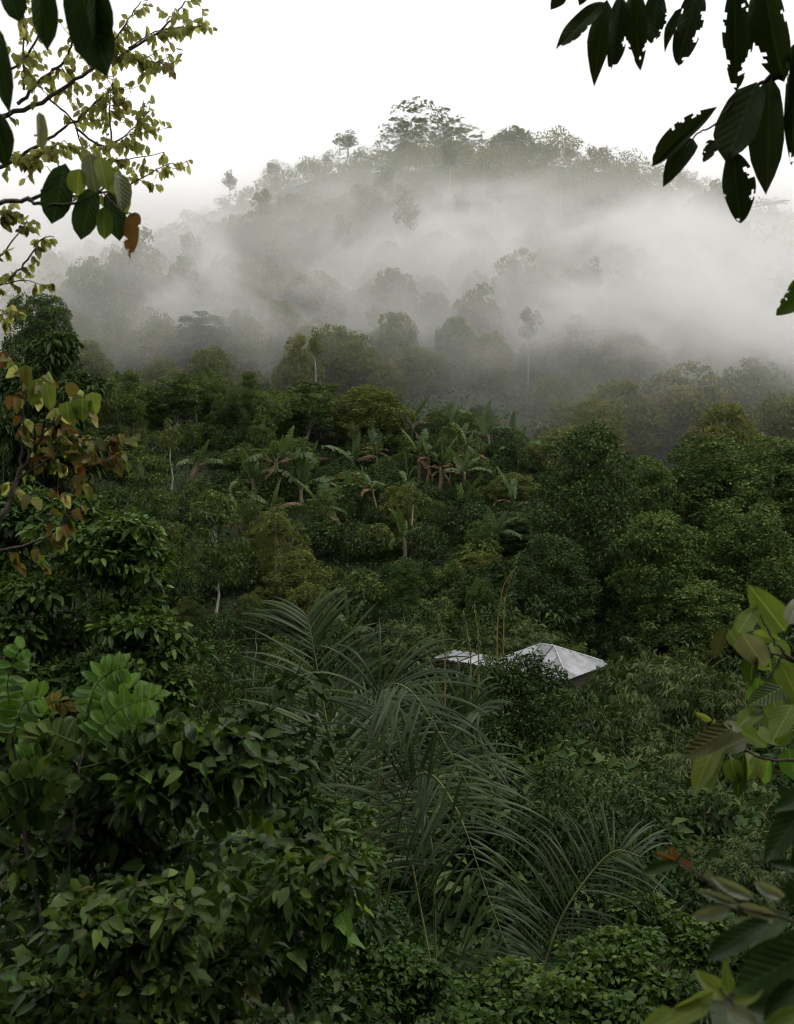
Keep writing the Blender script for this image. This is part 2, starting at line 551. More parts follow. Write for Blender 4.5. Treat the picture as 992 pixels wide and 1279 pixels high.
for k in range(3):
    make_slender('slender%d' % k, 120 + k)


def make_tiered(key, seed, h=9.0, w=6.5):
    r = np.random.default_rng(seed)
    pf, tb = [], [tube(curve((0, 0, -.5), (.1, .1, h * .97), 0, 8, .04, r), np.linspace(.16, .04, 8), 6)]
    for lv in range(7):
        z0 = h * (.34 + .1 * lv)
        R = w / 2 * (1 - .6 * (lv / 6.0) ** 1.6)
        for a in range(7):
            th = a * .9 + lv * .7 + r.normal(0, .2)
            z = z0 + r.normal(0, .22)
            rl = R * r.uniform(.55, 1.0)
            end = np.array([math.cos(th) * rl * .9, math.sin(th) * rl * .9, z + r.normal(0, .2) + .25])
            tb.append(tube(curve((0, 0, z), end, .1, 5), np.linspace(.04, .012, 5), 4))
            for f in (.45, .7, .95):
                pf.append([end[0] * f, end[1] * f, z + .25 * f + r.normal(0, .06), .5, .5, .24])
    crown = puff_leaves(pf, 9000, .19, .45, r, 1, up=.1, droop=.3)
    finish(key, 'tiered_tree', join(tb), crown, M['shrub'], M['bark'], h, w)


make_tiered('tiered0', 140)
make_tiered('tiered1', 141)


def make_bamboo(key, seed, h=9.0, w=7.0, culms=12, fans=1500, per=7, L=.38, mat='bamboo', fill=2500):
    """arching culms under a billowing skin of hanging leaf fans"""
    r = np.random.default_rng(seed)
    tb = []
    for c in range(culms):
        th = r.uniform(0, 6.283)
        R = w / 2 * r.uniform(.3, .95)
        hh = h * r.uniform(.75, 1.03)
        s = np.linspace(0, 1, 12)
        b = r.normal(0, .3, 2)
        z = 1.16 * s - .79 * np.clip(s - .45, 0, 1) ** 2 * (R / (w / 2))
        pts = np.stack([b[0] + math.cos(th) * R * s ** 2.2, b[1] + math.sin(th) * R * s ** 2.2, z / z.max() * hh], 1)
        tb.append(tube(pts, np.linspace(.045, .008, 12), 5))
    pf = envelope_puffs(90, h * .12, h * .98, w, .62, r, .2, 14)
    B = pf[r.integers(len(pf), size=fans)]
    u = unit(fans, r)
    u[:, 2] = np.abs(u[:, 2]) * .9 - .15
    base = B[:, :3] + nrm(u) * B[:, 3:6] * r.uniform(.75, 1.15, (fans, 1))
    out = nrm(base * [1, 1, 0] + r.normal(0, .5, (fans, 3)))
    idx = np.repeat(np.arange(fans), per)
    spread = nrm(np.cross(out, UP))[idx] * np.tile(np.linspace(-.9, .9, per), fans)[:, None]
    dr = nrm(out[idx] * .55 + spread * .8 - UP * .55 + r.normal(0, .22, (len(idx), 3)))
    Ls = L * r.uniform(.7, 1.2, len(idx))
    tint = np.clip(r.random(fans)[idx] * .6 + r.random(len(idx)) * .4, 0, 1)
    a = leaf_cloud(base[idx], dr, nrm(UP * .8 + out[idx] * .5 + unit(len(idx), r) * .4), Ls, Ls * .16, 1, .25, .25, tint, r)
    b = puff_leaves(pf, fill, .4, .3, r, 1, shell=.6)
    V = np.concatenate([a[0], b[0]])
    Tt = np.concatenate([a[1][0], b[1][0] + len(a[0])])
    Vt, Qt = join(tb)
    PROTO[key] = dict(name='bamboo_clump', parts=[('culms', mesh('bamboo_culms', Vt, [Qt], M['culm'], smooth=True)),
                                                  ('foliage', mesh('bamboo_foliage', V, [Tt], M[mat], np.concatenate([a[2], b[2] * .5])))], h=h, w=w)


for k in range(4):
    make_bamboo('bamboo%d' % k, 150 + k)
make_bamboo('plume0', 160, 15, 9, 12, 800, 9, .5, 'hill', 1500)
make_bamboo('plume1', 161, 15, 9, 12, 800, 9, .5, 'hill', 1500)
for k in ('plume0', 'plume1'):
    V_ = None


# ---- banana plants: every leaf a part
def banana_leaf(L, Wd, lift, end, seed, torn=.3):
    """blade on an arching midrib, root at the origin, running out along +Y"""
    r = np.random.default_rng(seed)
    n = 12
    s = np.linspace(0, 1, n)
    ang = lift + (end - lift) * s ** 1.3 * r.uniform(.85, 1.1)
    st = L / (n - 1)
    y = np.concatenate([[0], np.cumsum(np.cos(ang[:-1]) * st)])
    z = np.concatenate([[0], np.cumsum(np.sin(ang[:-1]) * st)])
    mid = np.stack([np.zeros(n), y, z], 1)
    wv = Wd * .5 * np.clip((s - .12) / .2, 0, 1) ** .6 * np.clip((1.02 - s) / .35, 0, 1) ** .6
    V, Q = [], []
    Vt, Qt = tube(mid, np.linspace(.035, .006, n), 4)
    V.append(Vt); Q.append(Qt); o = len(Vt)
    for sg in (-1, 1):
        for k in range(1, n - 1):
            a, b = mid[k], mid[k + 1]
            gap = st * (r.uniform(.15, .6) if r.random() < torn else 0)
            tw = r.normal(0, .05 + .3 * torn * Wd)
            sag = .18 + r.random() * .25
            e0 = a + np.array([sg * wv[k], gap + .05 * L * wv[k] / Wd, -wv[k] * sag + tw * .3])
            e1 = b + np.array([sg * wv[k + 1], .05 * L * wv[k + 1] / Wd, -wv[k + 1] * sag + tw * .3])
            m0 = (a * .45 + e0 * .55) + [0, 0, wv[k] * .12]
            m1 = (b * .45 + e1 * .55) + [0, 0, wv[k + 1] * .12]
            V.append(np.array([a, m0, e0, e1, m1, b]))
            Q.append(np.array([[0, 1, 4, 5], [1, 2, 3, 4]]) + o); o += 6
    return np.concatenate(V), np.concatenate(Q)


BL = {}
for k in range(6):
    v, q = banana_leaf(2.5, .78, (1.5, 1.2, 1.0, .8, 1.4, .3)[k], (1.25, .1, -.5, -.9, .8, -1.3)[k], 200 + k, (.35, .7, .85, .95, .5, .95)[k])
    BL[k] = mesh('banana_leaf', v, [q], M['banana'])
    v, q = banana_leaf(1.9, .34, (.7, .3, .2, -.1, .5, -.4)[k], (-1.0, -.9, -1.3, -1.4, -.4, -1.5)[k], 300 + k, .95)
    BL[k + 10] = mesh('banana_dry_leaf', v, [q], M['dry'])


def make_banana(key, seed, h=3.0, dry=1, nl=8):
    r = np.random.default_rng(seed)
    top = np.array([r.normal(0, .15), r.normal(0, .15), h])
    V, Q = tube(curve((0, 0, -.4), top, 0, 6, .03, r), np.linspace(.17, .09, 6), 7)
    parts = [('stem', mesh('banana_stem', V, [Q], M['pseudo'], smooth=True))]
    a0 = r.uniform(0, 6.28)
    for k in range(nl):
        old = k >= nl - dry
        var = (0, 4, 1, 2, 2, 3, 3, 5, 5, 5)[min(k + int(r.integers(0, 2)), 9)] if not old else int(r.integers(6))
        m = Matrix.Translation(top - [0, 0, .05 * k]) @ Matrix.Rotation(a0 + k * 2.4, 4, 'Z') @ Matrix.Diagonal((1, 1, 1, 1)).to_4x4()
        m = m @ Matrix.Rotation(r.normal(0, .28), 4, 'Z') @ Matrix.Rotation(r.normal(0, .24), 4, 'X') @ Matrix.Rotation(r.normal(0, .35), 4, 'Y')
        sc_ = r.uniform(.55, 1.1)
        m = m @ Matrix.Diagonal((sc_ * r.uniform(.65, 1.05), sc_, sc_, 1))
        parts.append(('leaf', BL[var + (10 if old else 0)], m))
    PROTO[key] = dict(name='banana_plant', parts=parts, h=h + 1.9, w=3.8)


for k in range(5):
    make_banana('banana%d' % k, 220 + k, (2.2, 1.7, 2.5, 2.0, 1.4)[k], (2, 1, 3, 5, 0)[k], (8, 6, 9, 8, 5)[k])

# ---- feather palm (far) : trunk + fronds
def frond_mesh(L, nl, ll, seed, lift=1.0, w=.05):
    r = np.random.default_rng(seed)
    n = 12
    s = np.linspace(0, 1, n)
    ang = lift - (lift + .8) * s ** 1.3
    st = L / (n - 1)
    pts = np.stack([np.zeros(n), np.concatenate([[0], np.cumsum(np.cos(ang[:-1]) * st)]), np.concatenate([[0], np.cumsum(np.sin(ang[:-1]) * st)])], 1)
    V, Q = tube(pts, np.linspace(.04, .008, n), 4)
    tt = np.repeat(np.linspace(.15, 1, nl), 2)
    sg = np.tile([-1, 1], nl)
    p = np.stack([np.interp(tt, s, pts[:, a]) for a in range(3)], 1)
    d = np.stack([sg * 1.0, .7 + 0 * tt, -.15 + 0 * tt], 1) + r.normal(0, .08, (2 * nl, 3))
    Ls = ll * np.sin(np.clip(tt, .1, .97) * 3.0) ** .5
    lv = leaf_cloud(p, d, np.tile(UP, (2 * nl, 1)), Ls, w, 3, .35, .3, None, r)
    return V, Q, lv


def make_palm(key, seed, h=9.0, n=14, L=3.0):
    r = np.random.default_rng(seed)
    top = np.array([.2, .1, h])
    V, Q = tube(curve((0, 0, -.5), top, 0, 7, .05, r), np.linspace(.2, .13, 7), 7)
    parts = [('trunk', mesh('palm_trunk', V, [Q], M['pbark'], smooth=True))]
    fm = []
    for k in range(3):
        V, Q, lv = frond_mesh(L, 26, .8, seed + k, (1.3, .9, .4)[k], .09)
        fm.append(mesh('palm_frond', np.concatenate([V, lv[0]]), [Q, lv[1][0] + len(V)], M['bamboo']))
    for k in range(n):
        m = Matrix.Translation(top) @ Matrix.Rotation(k * 2.4, 4, 'Z')
        parts.append(('frond', fm[min(2, k * 3 // n)], m))
    PROTO[key] = dict(name='feather_palm', parts=parts, h=h + 2.2, w=4.6)


make_palm('palm0', 240)
make_palm('palm1', 245, 4.5, 11, 2.6)

def hit(px, py, lo=45.0):
    d = lo
    while d < 420:
        q = P(px, py, d)
        if q[2] < float(T(q[0], q[1])): return d
        d += .5
    return d


def stand(key, px, foot, h, label, cat, group=None, sxy=1.0):
    """a plant h metres tall with its foot where the ground meets that sight line"""
    d = hit(px, foot)
    q = P(px, foot, d)
    p = PROTO[key]
    return put(key, (q[0], q[1], float(T(q[0], q[1])) - .2), label, cat, group, h / p['h'], h / p['h'] * sxy, rng.uniform(0, 6.28))


# ------------------------------------------------------------------ hill forest
def ok_ground(px, top, d):
    t = P(px, top, d)
    return t


hill_groups = [('hazy round-crowned forest tree standing on the misty hillside', 'forest trees on the misty hillside')]
cnt = 0
far = []
for d in np.concatenate([np.arange(133, 250, 6.2), np.arange(250, 372, 7.5)]):
    half = 560 / F * d
    x = -half
    while x < half:
        xx_, yy_ = x + rng.normal(0, 1.8), d + rng.normal(0, 2.5)
        x += rng.uniform(5.0, 8.0)
        zg = float(T(xx_, yy_))
        k = 'hill%d' % rng.integers(5)
        s = rng.uniform(.55, .95) * (.85 if d < 160 else 1) * (1.35 if rng.random() < .12 else 1)
        if cnt < 290 and abs(xx_) < 400 / F * d + 4:
            put(k, (xx_, yy_, zg - .4), hill_groups[0][0], 'tree', hill_groups[0][1], s * rng.uniform(.85, 1.35), s, rng.uniform(0, 6.28))
            cnt += 1
        else:
            far.append((xx_, yy_, zg, s))
# the far crest as one mass
fb = []
for (x, y, z, s) in far:
    r = rng
    for q in range(11):
        u = unit(1, r)[0]
        fb.append([x + u[0] * 2.9 * s, y + u[1] * 2.9 * s, z + 4.6 * s + u[2] * 3.4 * s, 1.5 * s, 1.5 * s, 1.3 * s])
# fainter ridge beyond on the left
for k in range(150):
    x, y = rng.uniform(-210, -60), rng.uniform(430, 520)
    z = float(T(x, y))
    for q in range(6):
        u = unit(1, rng)[0]
        fb.append([x + u[0] * 3, y + u[1] * 3, z + 6 + u[2] * 3, 2, 2, 1.6])
fc = puff_leaves(fb, 330000, .55, .6, rng)
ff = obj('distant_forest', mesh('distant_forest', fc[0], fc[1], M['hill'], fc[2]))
tag(ff, 'far wooded crest of the hill fading into the mist', 'forest', None, 'stuff')

# trees that stand out along the crest and slope
def crest(key, px, top, d, w, label, cat='tree', **k):
    place(key, px, top, d, w, label, cat, **k)


crest('plume0', 522, 124, 335, 74, 'tallest feathery bamboo clump on the hilltop', 'bamboo')
crest('plume1', 556, 136, 338, 66, 'feathery bamboo on the hilltop just right of the tallest clump', 'bamboo')
crest('plume1', 500, 142, 333, 60, 'feathery bamboo on the hilltop just left of the tallest clump', 'bamboo')
crest('plume0', 582, 156, 336, 56, 'lower feathery bamboo at the right end of the hilltop clumps', 'bamboo')
crest('slender0', 432, 162, 340, 42, 'thin open-crowned tree standing above the hill crest left of the summit bamboo')
crest('slender1', 286, 212, 300, 24, 'small lone tree poking above the left shoulder of the hill')
crest('slender2', 342, 200, 325, 26, 'small thin-crowned tree on the crest between lone left tree and open-crowned tree')
crest('hill1', 640, 162, 340, 66, 'broad pale tree on the crest right of the summit bamboo')
crest('slender0', 712, 184, 345, 36, 'sparse little tree on the crest midway down to the right')
crest('palm0', 966, 246, 330, 40, 'faint palm rising from the mist at the right end of the ridge', 'palm')
for (px, foot, h) in [(560, 270, 16), (507, 370, 17), (575, 340, 15), (618, 320, 16), (660, 485, 11), (372, 508, 9), (395, 508, 9), (430, 380, 14), (738, 440, 13), (240, 400, 14), (700, 300, 15), (330, 330, 14), (480, 300, 15)]:
    stand('slender%d' % rng.integers(3), px, foot, h, 'slender tree with a bare pale trunk among the misty forest crowns', 'tree', 'pale-trunked trees on the misty hillside', .85)

# ------------------------------------------------------------------ middle slope: trees one can tell apart
BT = 'broad dark green trees on the right slope'
for i_, (px, top, d, w, lab) in enumerate([
    (735, 532, 79, 126, 'tallest dark green dome-shaped tree standing behind the metal-roofed house'),
    (808, 566, 86, 86, 'olive green cone-topped tree between the dark dome tree and the broad right tree'),
    (893, 548, 88, 140, 'broad two-humped green tree right of the olive cone-topped tree'),
    (826, 634, 74, 122, 'wide bushy green tree in front of the olive cone-topped tree, above the bamboo'),
    (934, 624, 76, 124, 'rounded light-topped tree right of the wide bushy tree, above the lime leaves'),
    (966, 540, 100, 130, 'green tree at the right edge behind the broad two-humped tree'),
    (692, 668, 73, 96, 'low dark tree hiding the slope just behind the metal roof'),
    (870, 720, 72, 120, 'dark leafy tree at the foot of the wide bushy tree'),
    (650, 640, 90, 90, 'dim green tree on the left flank of the tallest dark dome tree'),
    (770, 490, 124, 110, 'hazy green tree just above the olive cone-topped tree'),
    (855, 478, 128, 120, 'hazy light-topped tree above the broad two-humped tree'),
    (940, 465, 132, 120, 'hazy tree near the right edge below the thick mist'),
    (985, 500, 120, 90, 'green tree cut by the right edge of the view under the mist'),
    (800, 455, 150, 110, 'misty round tree directly below the thickest mist on the right'),
    (905, 520, 112, 100, 'green tree between the broad two-humped tree and the mist above it'),
    (745, 520, 116, 80, 'hazy green tree behind the top of the tallest dark dome tree'),
    (700, 545, 112, 90, 'dull green tree behind the left shoulder of the tallest dark dome tree'),
]):
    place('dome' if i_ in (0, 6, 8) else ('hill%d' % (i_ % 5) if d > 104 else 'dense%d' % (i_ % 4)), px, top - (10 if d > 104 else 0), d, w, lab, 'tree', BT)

for i_, (key, px, top, d, w, lab) in enumerate([
    ('olive0', 460, 480, 112, 88, 'large olive round-crowned tree beside the hilltop houses'),
    ('olive1', 498, 608, 92, 46, 'small round light green tree below the tall banana pair'),
    ('olive2', 430, 590, 98, 60, 'dull round tree below the large olive tree'),
    ('gold0', 354, 650, 86, 62, 'rounded golden-topped bush left of the slope centre'),
    ('gold1', 465, 658, 88, 50, 'low yellow-green bush left of the lower banana plant'),
    ('olive1', 372, 690, 80, 80, 'pale green leafy bush in front of the rounded golden-topped bush'),
    ('column0', 270, 604, 78, 68, 'narrow glossy-leaved tree on a thin leaning pale trunk'),
    ('tiered0', 187, 570, 82, 120, 'flat-layered tree with thin straight trunk and horizontal branches'),
    ('tiered1', 330, 560, 100, 90, 'flat-layered tree behind the bananas right of the narrow glossy tree'),
    ('olive2', 600, 690, 84, 70, 'dim green round bush right of the lower banana plant'),
    ('olive0', 640, 590, 98, 60, 'dull bush under the browned banana plants'),
    ('dense3', 50, 362, 120, 88, 'lone open green tree rising into the mist at far left'),
    ('dense1', 15, 430, 60, 90, 'dark drooping tree at the left edge below the lone misty tree'),
    ('dense2', 255, 392, 140, 84, 'rounded crown standing clear at the lower edge of the mist on the left'),
]):
    place(key, px, top, d, w, lab, 'tree')

# terrace row of thin-trunked trees by the houses
for i_, px in enumerate(range(112, 425, 17)):
    d = 112 + rng.uniform(-6, 8)
    place(('umbrella0', 'umbrella1', 'column1', 'umbrella2', 'tiered1')[rng.integers(5)], px + rng.uniform(-5, 5), 478 + rng.uniform(-14, 18), d, rng.uniform(44, 70),
          'thin-trunked tree in the row along the upper terrace', 'tree', 'row of thin-trunked trees on the upper terrace')

# unseen trees added around the viewpoint, their crowns shading the foreground
for k, (x, y, w, h, h0) in enumerate([(-11, -8, 14, 15, 5.2), (9.5, -9, 14, 16, 4.8), (-1, -14, 17, 18, 3), (17, 2, 12, 17, 7.5), (-17, 3, 12, 17, 7.5)]):
    make_round_tree('overhead%d' % k, 'added_shade_tree', 'dark', 'bark', h, w, h0, 130, 1.1, 16000, .7, 500 + k, .5, .3, lobes=22)
    put('overhead%d' % k, (x, y, float(T(x, y)) - .3), ('added shade tree left of the viewpoint spreading its crown overhead', 'added shade tree right of the viewpoint spreading its crown overhead', 'large added shade tree on the bank behind the viewpoint',
                                               'tall added shade tree down the slope on the right, its crown above the view', 'tall added shade tree down the slope on the left, its crown above the view')[k], 'tree')

# bananas
for i_, (key, px, top, d, w, lab) in enumerate([
    ('banana0', 524, 520, 98, 96, 'tallest banana plant with two upright leaves in the middle of the slope'),
    ('banana1', 545, 532, 99, 70, 'banana plant close beside the tallest one'),
    ('banana4', 510, 580, 96, 56, 'young banana plant at the foot of the tallest banana plant'),
    ('banana3', 572, 592, 92, 92, 'banana plant with ragged brown hanging leaves below the tallest one'),
    ('banana2', 648, 535, 100, 70, 'banana plant at the top right of the banana grove near the mist'),
    ('banana3', 640, 588, 94, 90, 'browned banana plant right of the ragged one'),
    ('banana0', 508, 640, 86, 84, 'broad-leaved banana plant on a tall stem in the lower slope'),
    ('banana2', 345, 545, 94, 100, 'large pale green banana plant left of the slope centre'),
    ('banana0', 318, 570, 92, 80, 'banana plant with drooping leaves left of the large pale one'),
    ('banana2', 243, 560, 96, 66, 'banana plant with one upright leaf behind the narrow glossy tree'),
    ('banana3', 300, 640, 84, 60, 'banana plant with a bent leaf right of the narrow glossy tree'),
    ('banana1', 385, 545, 104, 60, 'small banana plant up by the large olive tree'),
    ('banana0', 405, 620, 90, 60, 'banana plant with an orange dry leaf near the slope centre'),
    ('banana2', 615, 520, 110, 64, 'hazy banana plant under the edge of the mist'),
    ('banana0', 270, 462, 116, 60, 'pale-leaved plantain standing above the terrace row'),
    ('banana1', 140, 450, 112, 76, 'pale fan-leaved plantain at the left end of the terrace'),
    ('banana1', 115, 545, 80, 70, 'banana plant with reddish leaf bases by the left rust-leaved branch'),
    ('banana0', 420, 520, 112, 44, 'two-leaved banana plant close to the left of the large olive tree'),
    ('banana4', 440, 745, 70, 90, 'wide pale banana plant hazed over behind the big palm frond'),
    ('banana1', 700, 525, 118, 60, 'orange-tinged banana plant at the foot of the mist'),
    ('banana2', 470, 600, 92, 60, 'banana plant between the large olive tree and the small round light tree'),
    ('banana2', 620, 660, 88, 60, 'banana plant at the left foot of the broad dark trees'),
    ('banana0', 585, 545, 104, 60, 'banana plant between the tallest one and the one at the top right'),
    ('banana3', 470, 540, 106, 56, 'banana plant at the right foot of the large olive tree'),
]):
    stand(key, px, top + w * .86, PROTO[key]['h'] * rng.uniform(1.15, 1.45) * (w / 76) ** .4, lab, 'banana plant', 'banana plants on the slope', rng.uniform(.95, 1.2)).rotation_euler = (rng.normal(0, .07), rng.normal(0, .07), rng.uniform(0, 6.28))

for i_ in range(16):
    stand('banana%d' % rng.integers(5), rng.uniform(190, 690), rng.uniform(555, 680), rng.uniform(3.8, 5.4), 'banana plant half buried among the shrubs of the middle slope', 'banana plant', 'banana plants half buried among shrubs', 1.05)

# filler shrubs
def scatter(n, d0, d1, px0, px1, hmin, hmax, label, group, keys, cat='shrub', name=None):
    for _ in range(n):
        d = rng.uniform(d0, d1)
        px = rng.uniform(px0, px1)
        x, y = (px - CX) / F * d, d
        z = float(T(x, y))
        h = rng.uniform(hmin, hmax)
        k = keys[rng.integers(len(keys))]
        p = PROTO[k]
        put(k, (x, y, z - .2), label, cat, group, h / p['h'], h / p['h'] * rng.uniform(.85, 1.25), rng.uniform(0, 6.28), name)


scatter(250, 66, 122, 60, 720, 1.3, 3.2, 'dense low shrub filling the gaps between the banana plants', 'shrubs among the banana plants', ['shrub0', 'shrub1', 'shrub2', 'shrub3'])
scatter(14, 82, 118, 110, 640, 4.0, 7.5, 'slim small-crowned tree rising between the banana plants and shrubs', 'slim trees among the banana plants', ['column0', 'column1', 'slender0', 'tiered1'], 'tree')
scatter(16, 74, 96, 110, 700, 3.0, 5.0, 'small round-crowned tree half buried among shrubs and banana plants', 'small trees among the banana plants', ['olive0', 'olive1', 'olive2', 'dense0', 'dense2', 'column0'], 'tree')
scatter(60, 105, 140, 60, 1000, 1.6, 3.8, 'leafy shrub along the upper terrace below the mist', 'shrubs along the upper terrace', ['shrub0', 'shrub1', 'olive0', 'olive2'])
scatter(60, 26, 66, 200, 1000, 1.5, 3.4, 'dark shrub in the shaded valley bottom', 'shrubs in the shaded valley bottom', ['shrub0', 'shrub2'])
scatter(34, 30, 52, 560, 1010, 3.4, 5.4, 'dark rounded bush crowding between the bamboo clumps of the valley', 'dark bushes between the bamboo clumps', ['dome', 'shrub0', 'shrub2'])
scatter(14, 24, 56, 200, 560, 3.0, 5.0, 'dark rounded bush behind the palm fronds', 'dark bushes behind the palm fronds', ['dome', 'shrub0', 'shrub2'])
scatter(24, 66, 95, 560, 1000, 2, 5, 'dark shrub under the broad trees on the right slope', 'shrubs under the right slope trees', ['shrub0', 'shrub2'])

# bamboo thicket right of the house
for i_, (px, top, d, w, lab) in enumerate([
    (785, 868, 46, 130, 'drooping bamboo clump just right of the metal-roofed house'),
    (835, 806, 52, 150, 'tallest feathery bamboo clump right of the metal-roofed house'),
    (900, 840, 48, 130, 'feathery bamboo clump behind the lime leaves'),
    (840, 930, 38, 170, 'low spreading bamboo clump below the tallest feathery one'),
    (930, 985, 34, 150, 'bamboo clump with pale leaf sprays under the lime leaves'),
    (720, 915, 44, 120, 'shaded bamboo clump below the house'),
    (960, 1040, 28, 150, 'bamboo clump low at the right edge above the blurred grey leaves'),
    (690, 868, 50, 60, 'light bamboo sprays hanging over the near edge of the roof'),
    (545, 795, 68, 90, 'thin bamboo with yellowing stems left of the roof'),
    (505, 770, 70, 80, 'thin sparse bamboo on the slope left of the yellowing one'),
    (650, 770, 66, 80, 'bamboo sprays behind the house by the tall dry stems'),
    (360, 870, 30, 150, 'dim bamboo behind the left palm frond'),
    (300, 840, 38, 120, 'dim bamboo left of the palm fronds'),
]):
    place('bamboo%d' % (i_ % 4), px, top, d, w * 1.35, lab, 'bamboo', 'bamboo clumps around the house')

for px, top, d, w in ((745, 845, 59, 44), (776, 838, 60.5, 44), (708, 854, 58.5, 30)):
    place('shrub2', px, top, d, w, 'leafy shrub growing close under the right eave of the metal roof', 'shrub', 'shrubs under the right eave of the metal roof')

place('shrub0', 585, 833, 60, 64, 'leafy shrub hiding the wall under the low annex roof', 'shrub')

# tall dry bamboo stems: each a thing
def culm(pts_px, d, r0, label, mat='dculm'):
    pts = np.array([P(a, b, d) for a, b in pts_px])
    foot = pts[0].copy(); foot[2] = float(T(foot[0], foot[1])) - .2
    pts = np.vstack([foot, pts])
    path = smooth_path(pts, 26)
    rr = np.linspace(r0, r0 * .35, 26) * (1 + .22 * (np.arange(26) % 2))
    root = thing('bamboo_pole', foot, label, 'bamboo', 'dry bamboo stems by the house')
    V, Q = tube(path - foot, rr, 6)
    obj('culm', mesh('culm', V, [Q], M[mat], smooth=True), root)
    r = rng
    pos, dr = [], []
    for k in range(10, 26):
        for j in range(5):
            pos.append(path[k] - foot + r.normal(0, .05, 3)); dr.append(nrm(unit(1, r)[0] - UP * .6))
    lv = leaf_cloud(np.array(pos), np.array(dr), np.tile(UP, (len(pos), 1)), .28, .05, 1, .2)
    obj('leaves', mesh('bamboo_stem_leaves', lv[0], lv[1], M['bamboo'], lv[2]), root)


culm([(621, 800), (624, 760), (630, 730), (645, 708)], 58, .036, 'left of two tall orange-banded bamboo stems in front of the roof')
culm([(629, 800), (630, 760), (634, 735), (641, 715)], 58.5, .036, 'right of two tall orange-banded bamboo stems in front of the roof')
culm([(556, 830), (553, 790), (546, 765)], 57, .035, 'short yellow bamboo stem at the left end of the low roof')
culm([(588, 830), (584, 790), (579, 762)], 57, .045, 'thin greenish bamboo stem over the middle of the low roof', 'culm')
culm([(598, 828), (597, 790), (592, 755)], 57.6, .045, 'thin greenish bamboo stem over the right end of the low roof', 'culm')
culm([(812, 850), (805, 820), (792, 800), (778, 795)], 55, .04, 'thin dry bamboo stem arching left out of the feathery bamboo', 'culm')

# ------------------------------------------------------------------ houses
def flatmat(name, col, rough=.6, metal=0.0, streak=None, scale=4.0):
    m, N, Lk = new_mat(name)
    b = N.new('ShaderNodeBsdfPrincipled')
    b.inputs['Roughness'].default_value = rough; b.inputs['Metallic'].default_value = metal
    tc = N.new('ShaderNodeTexCoord')
    nz = N.new('ShaderNodeTexNoise'); nz.inputs['Scale'].default_value = scale; nz.inputs['Detail'].default_value = 6
    Lk.new(tc.outputs['Object'], nz.inputs['Vector'])
    cr = N.new('ShaderNodeValToRGB')
    s = streak or tuple(c * .6 for c in col)
    cr.color_ramp.elements[0].position = .38; cr.color_ramp.elements[1].position = .56
    cr.color_ramp.elements[0].color = (*s, 1); cr.color_ramp.elements[1].color = (*col, 1)
    Lk.new(nz.outputs['Fac'], cr.inputs[0])
    oi = N.new('ShaderNodeObjectInfo')
    mr = N.new('ShaderNodeMapRange'); mr.inputs['To Min'].default_value = .5; mr.inputs['To Max'].default_value = 1.05
    Lk.new(oi.outputs['Random'], mr.inputs['Value'])
    mm = N.new('ShaderNodeMixRGB'); mm.blend_type = 'MULTIPLY'; mm.inputs['Fac'].default_value = 1
    Lk.new(cr.outputs[0], mm.inputs['Color1']); Lk.new(mr.outputs[0], mm.inputs['Color2'])
    Lk.new(mm.outputs[0], b.inputs['Base Color'])
    o = N.new('ShaderNodeOutputMaterial'); Lk.new(b.outputs[0], o.inputs['Surface'])
    return m


M['zinc'] = flatmat('zinc_sheet', (.33, .34, .37), .5, .0, (.21, .21, .215), 1.1)
M['cap'] = flatmat('ridge_cap', (.42, .42, .43), .5, .0)
M['plank'] = flatmat('wall_boards', (.14, .11, .08), .8)
M['redroof'] = flatmat('red_roof', (.33, .15, .12), .7, 0, (.22, .12, .10), 2)
M['brownroof'] = flatmat('brown_roof', (.20, .13, .09), .8, 0, (.14, .10, .08), 2)
M['plaster'] = flatmat('plaster', (.5, .46, .40), .8)
M['brick'] = flatmat('brick_wall', (.36, .16, .08), .8)
M['hole'] = flatmat('window_dark', (.02, .02, .02), .4)


def box(x0, x1, y0, y1, z0, z1):
    V = np.array([[x, y, z] for z in (z0, z1) for y in (y0, y1) for x in (x0, x1)], float)
    Q = np.array([[0, 2, 3, 1], [4, 5, 7, 6], [0, 1, 5, 4], [1, 3, 7, 5], [3, 2, 6, 7], [2, 0, 4, 6]])
    return V, Q


def roof_slope(a, b, c, dd, n, parent, mat, ov=.02):
    """sheets of corrugated metal on the quad a-b (eave) d-c (top); each sheet is a piece of its own, lapped over the next"""
    a, b, c, dd = (np.asarray(v, float) for v in (a, b, c, dd))
    nn = nrm(np.cross(b - a, dd - a))
    ex = nrm(b - a); Lx = np.linalg.norm(b - a)
    ey = nrm(np.cross(nn, ex))
    tl, tr = (dd - a) @ ex, (c - a) @ ex
    H = (dd - a) @ ey

    def top(u):
        if u < tl: return H * u / max(tl, 1e-6)
        if u > tr: return H * (Lx - u) / max(Lx - tr, 1e-6)
        return H
    for k in range(n):
        u0, u1 = k * Lx / n, min(Lx, (k + 1) * Lx / n + ov)
        m = 6
        us = np.linspace(u0, u1, m)
        V = []
        for j, u in enumerate(us):
            off = nn * (.06 * (j % 2) + .012 * (k % 2) + .004 * (k % 3))
            V += [a + ex * u - ey * .05 + off, a + ex * u + ey * top(u) + off]
        V = np.array(V)
        i = np.arange(m - 1) * 2
        Q = np.stack([i, i + 2, i + 3, i + 1], 1)
        if np.cross(V[Q[0, 1]] - V[Q[0, 0]], V[Q[0, 3]] - V[Q[0, 0]]) @ nn < 0:
            Q = Q[:, ::-1]
        obj('roof_sheet', mesh('roof_sheet', V, [Q], mat), parent)


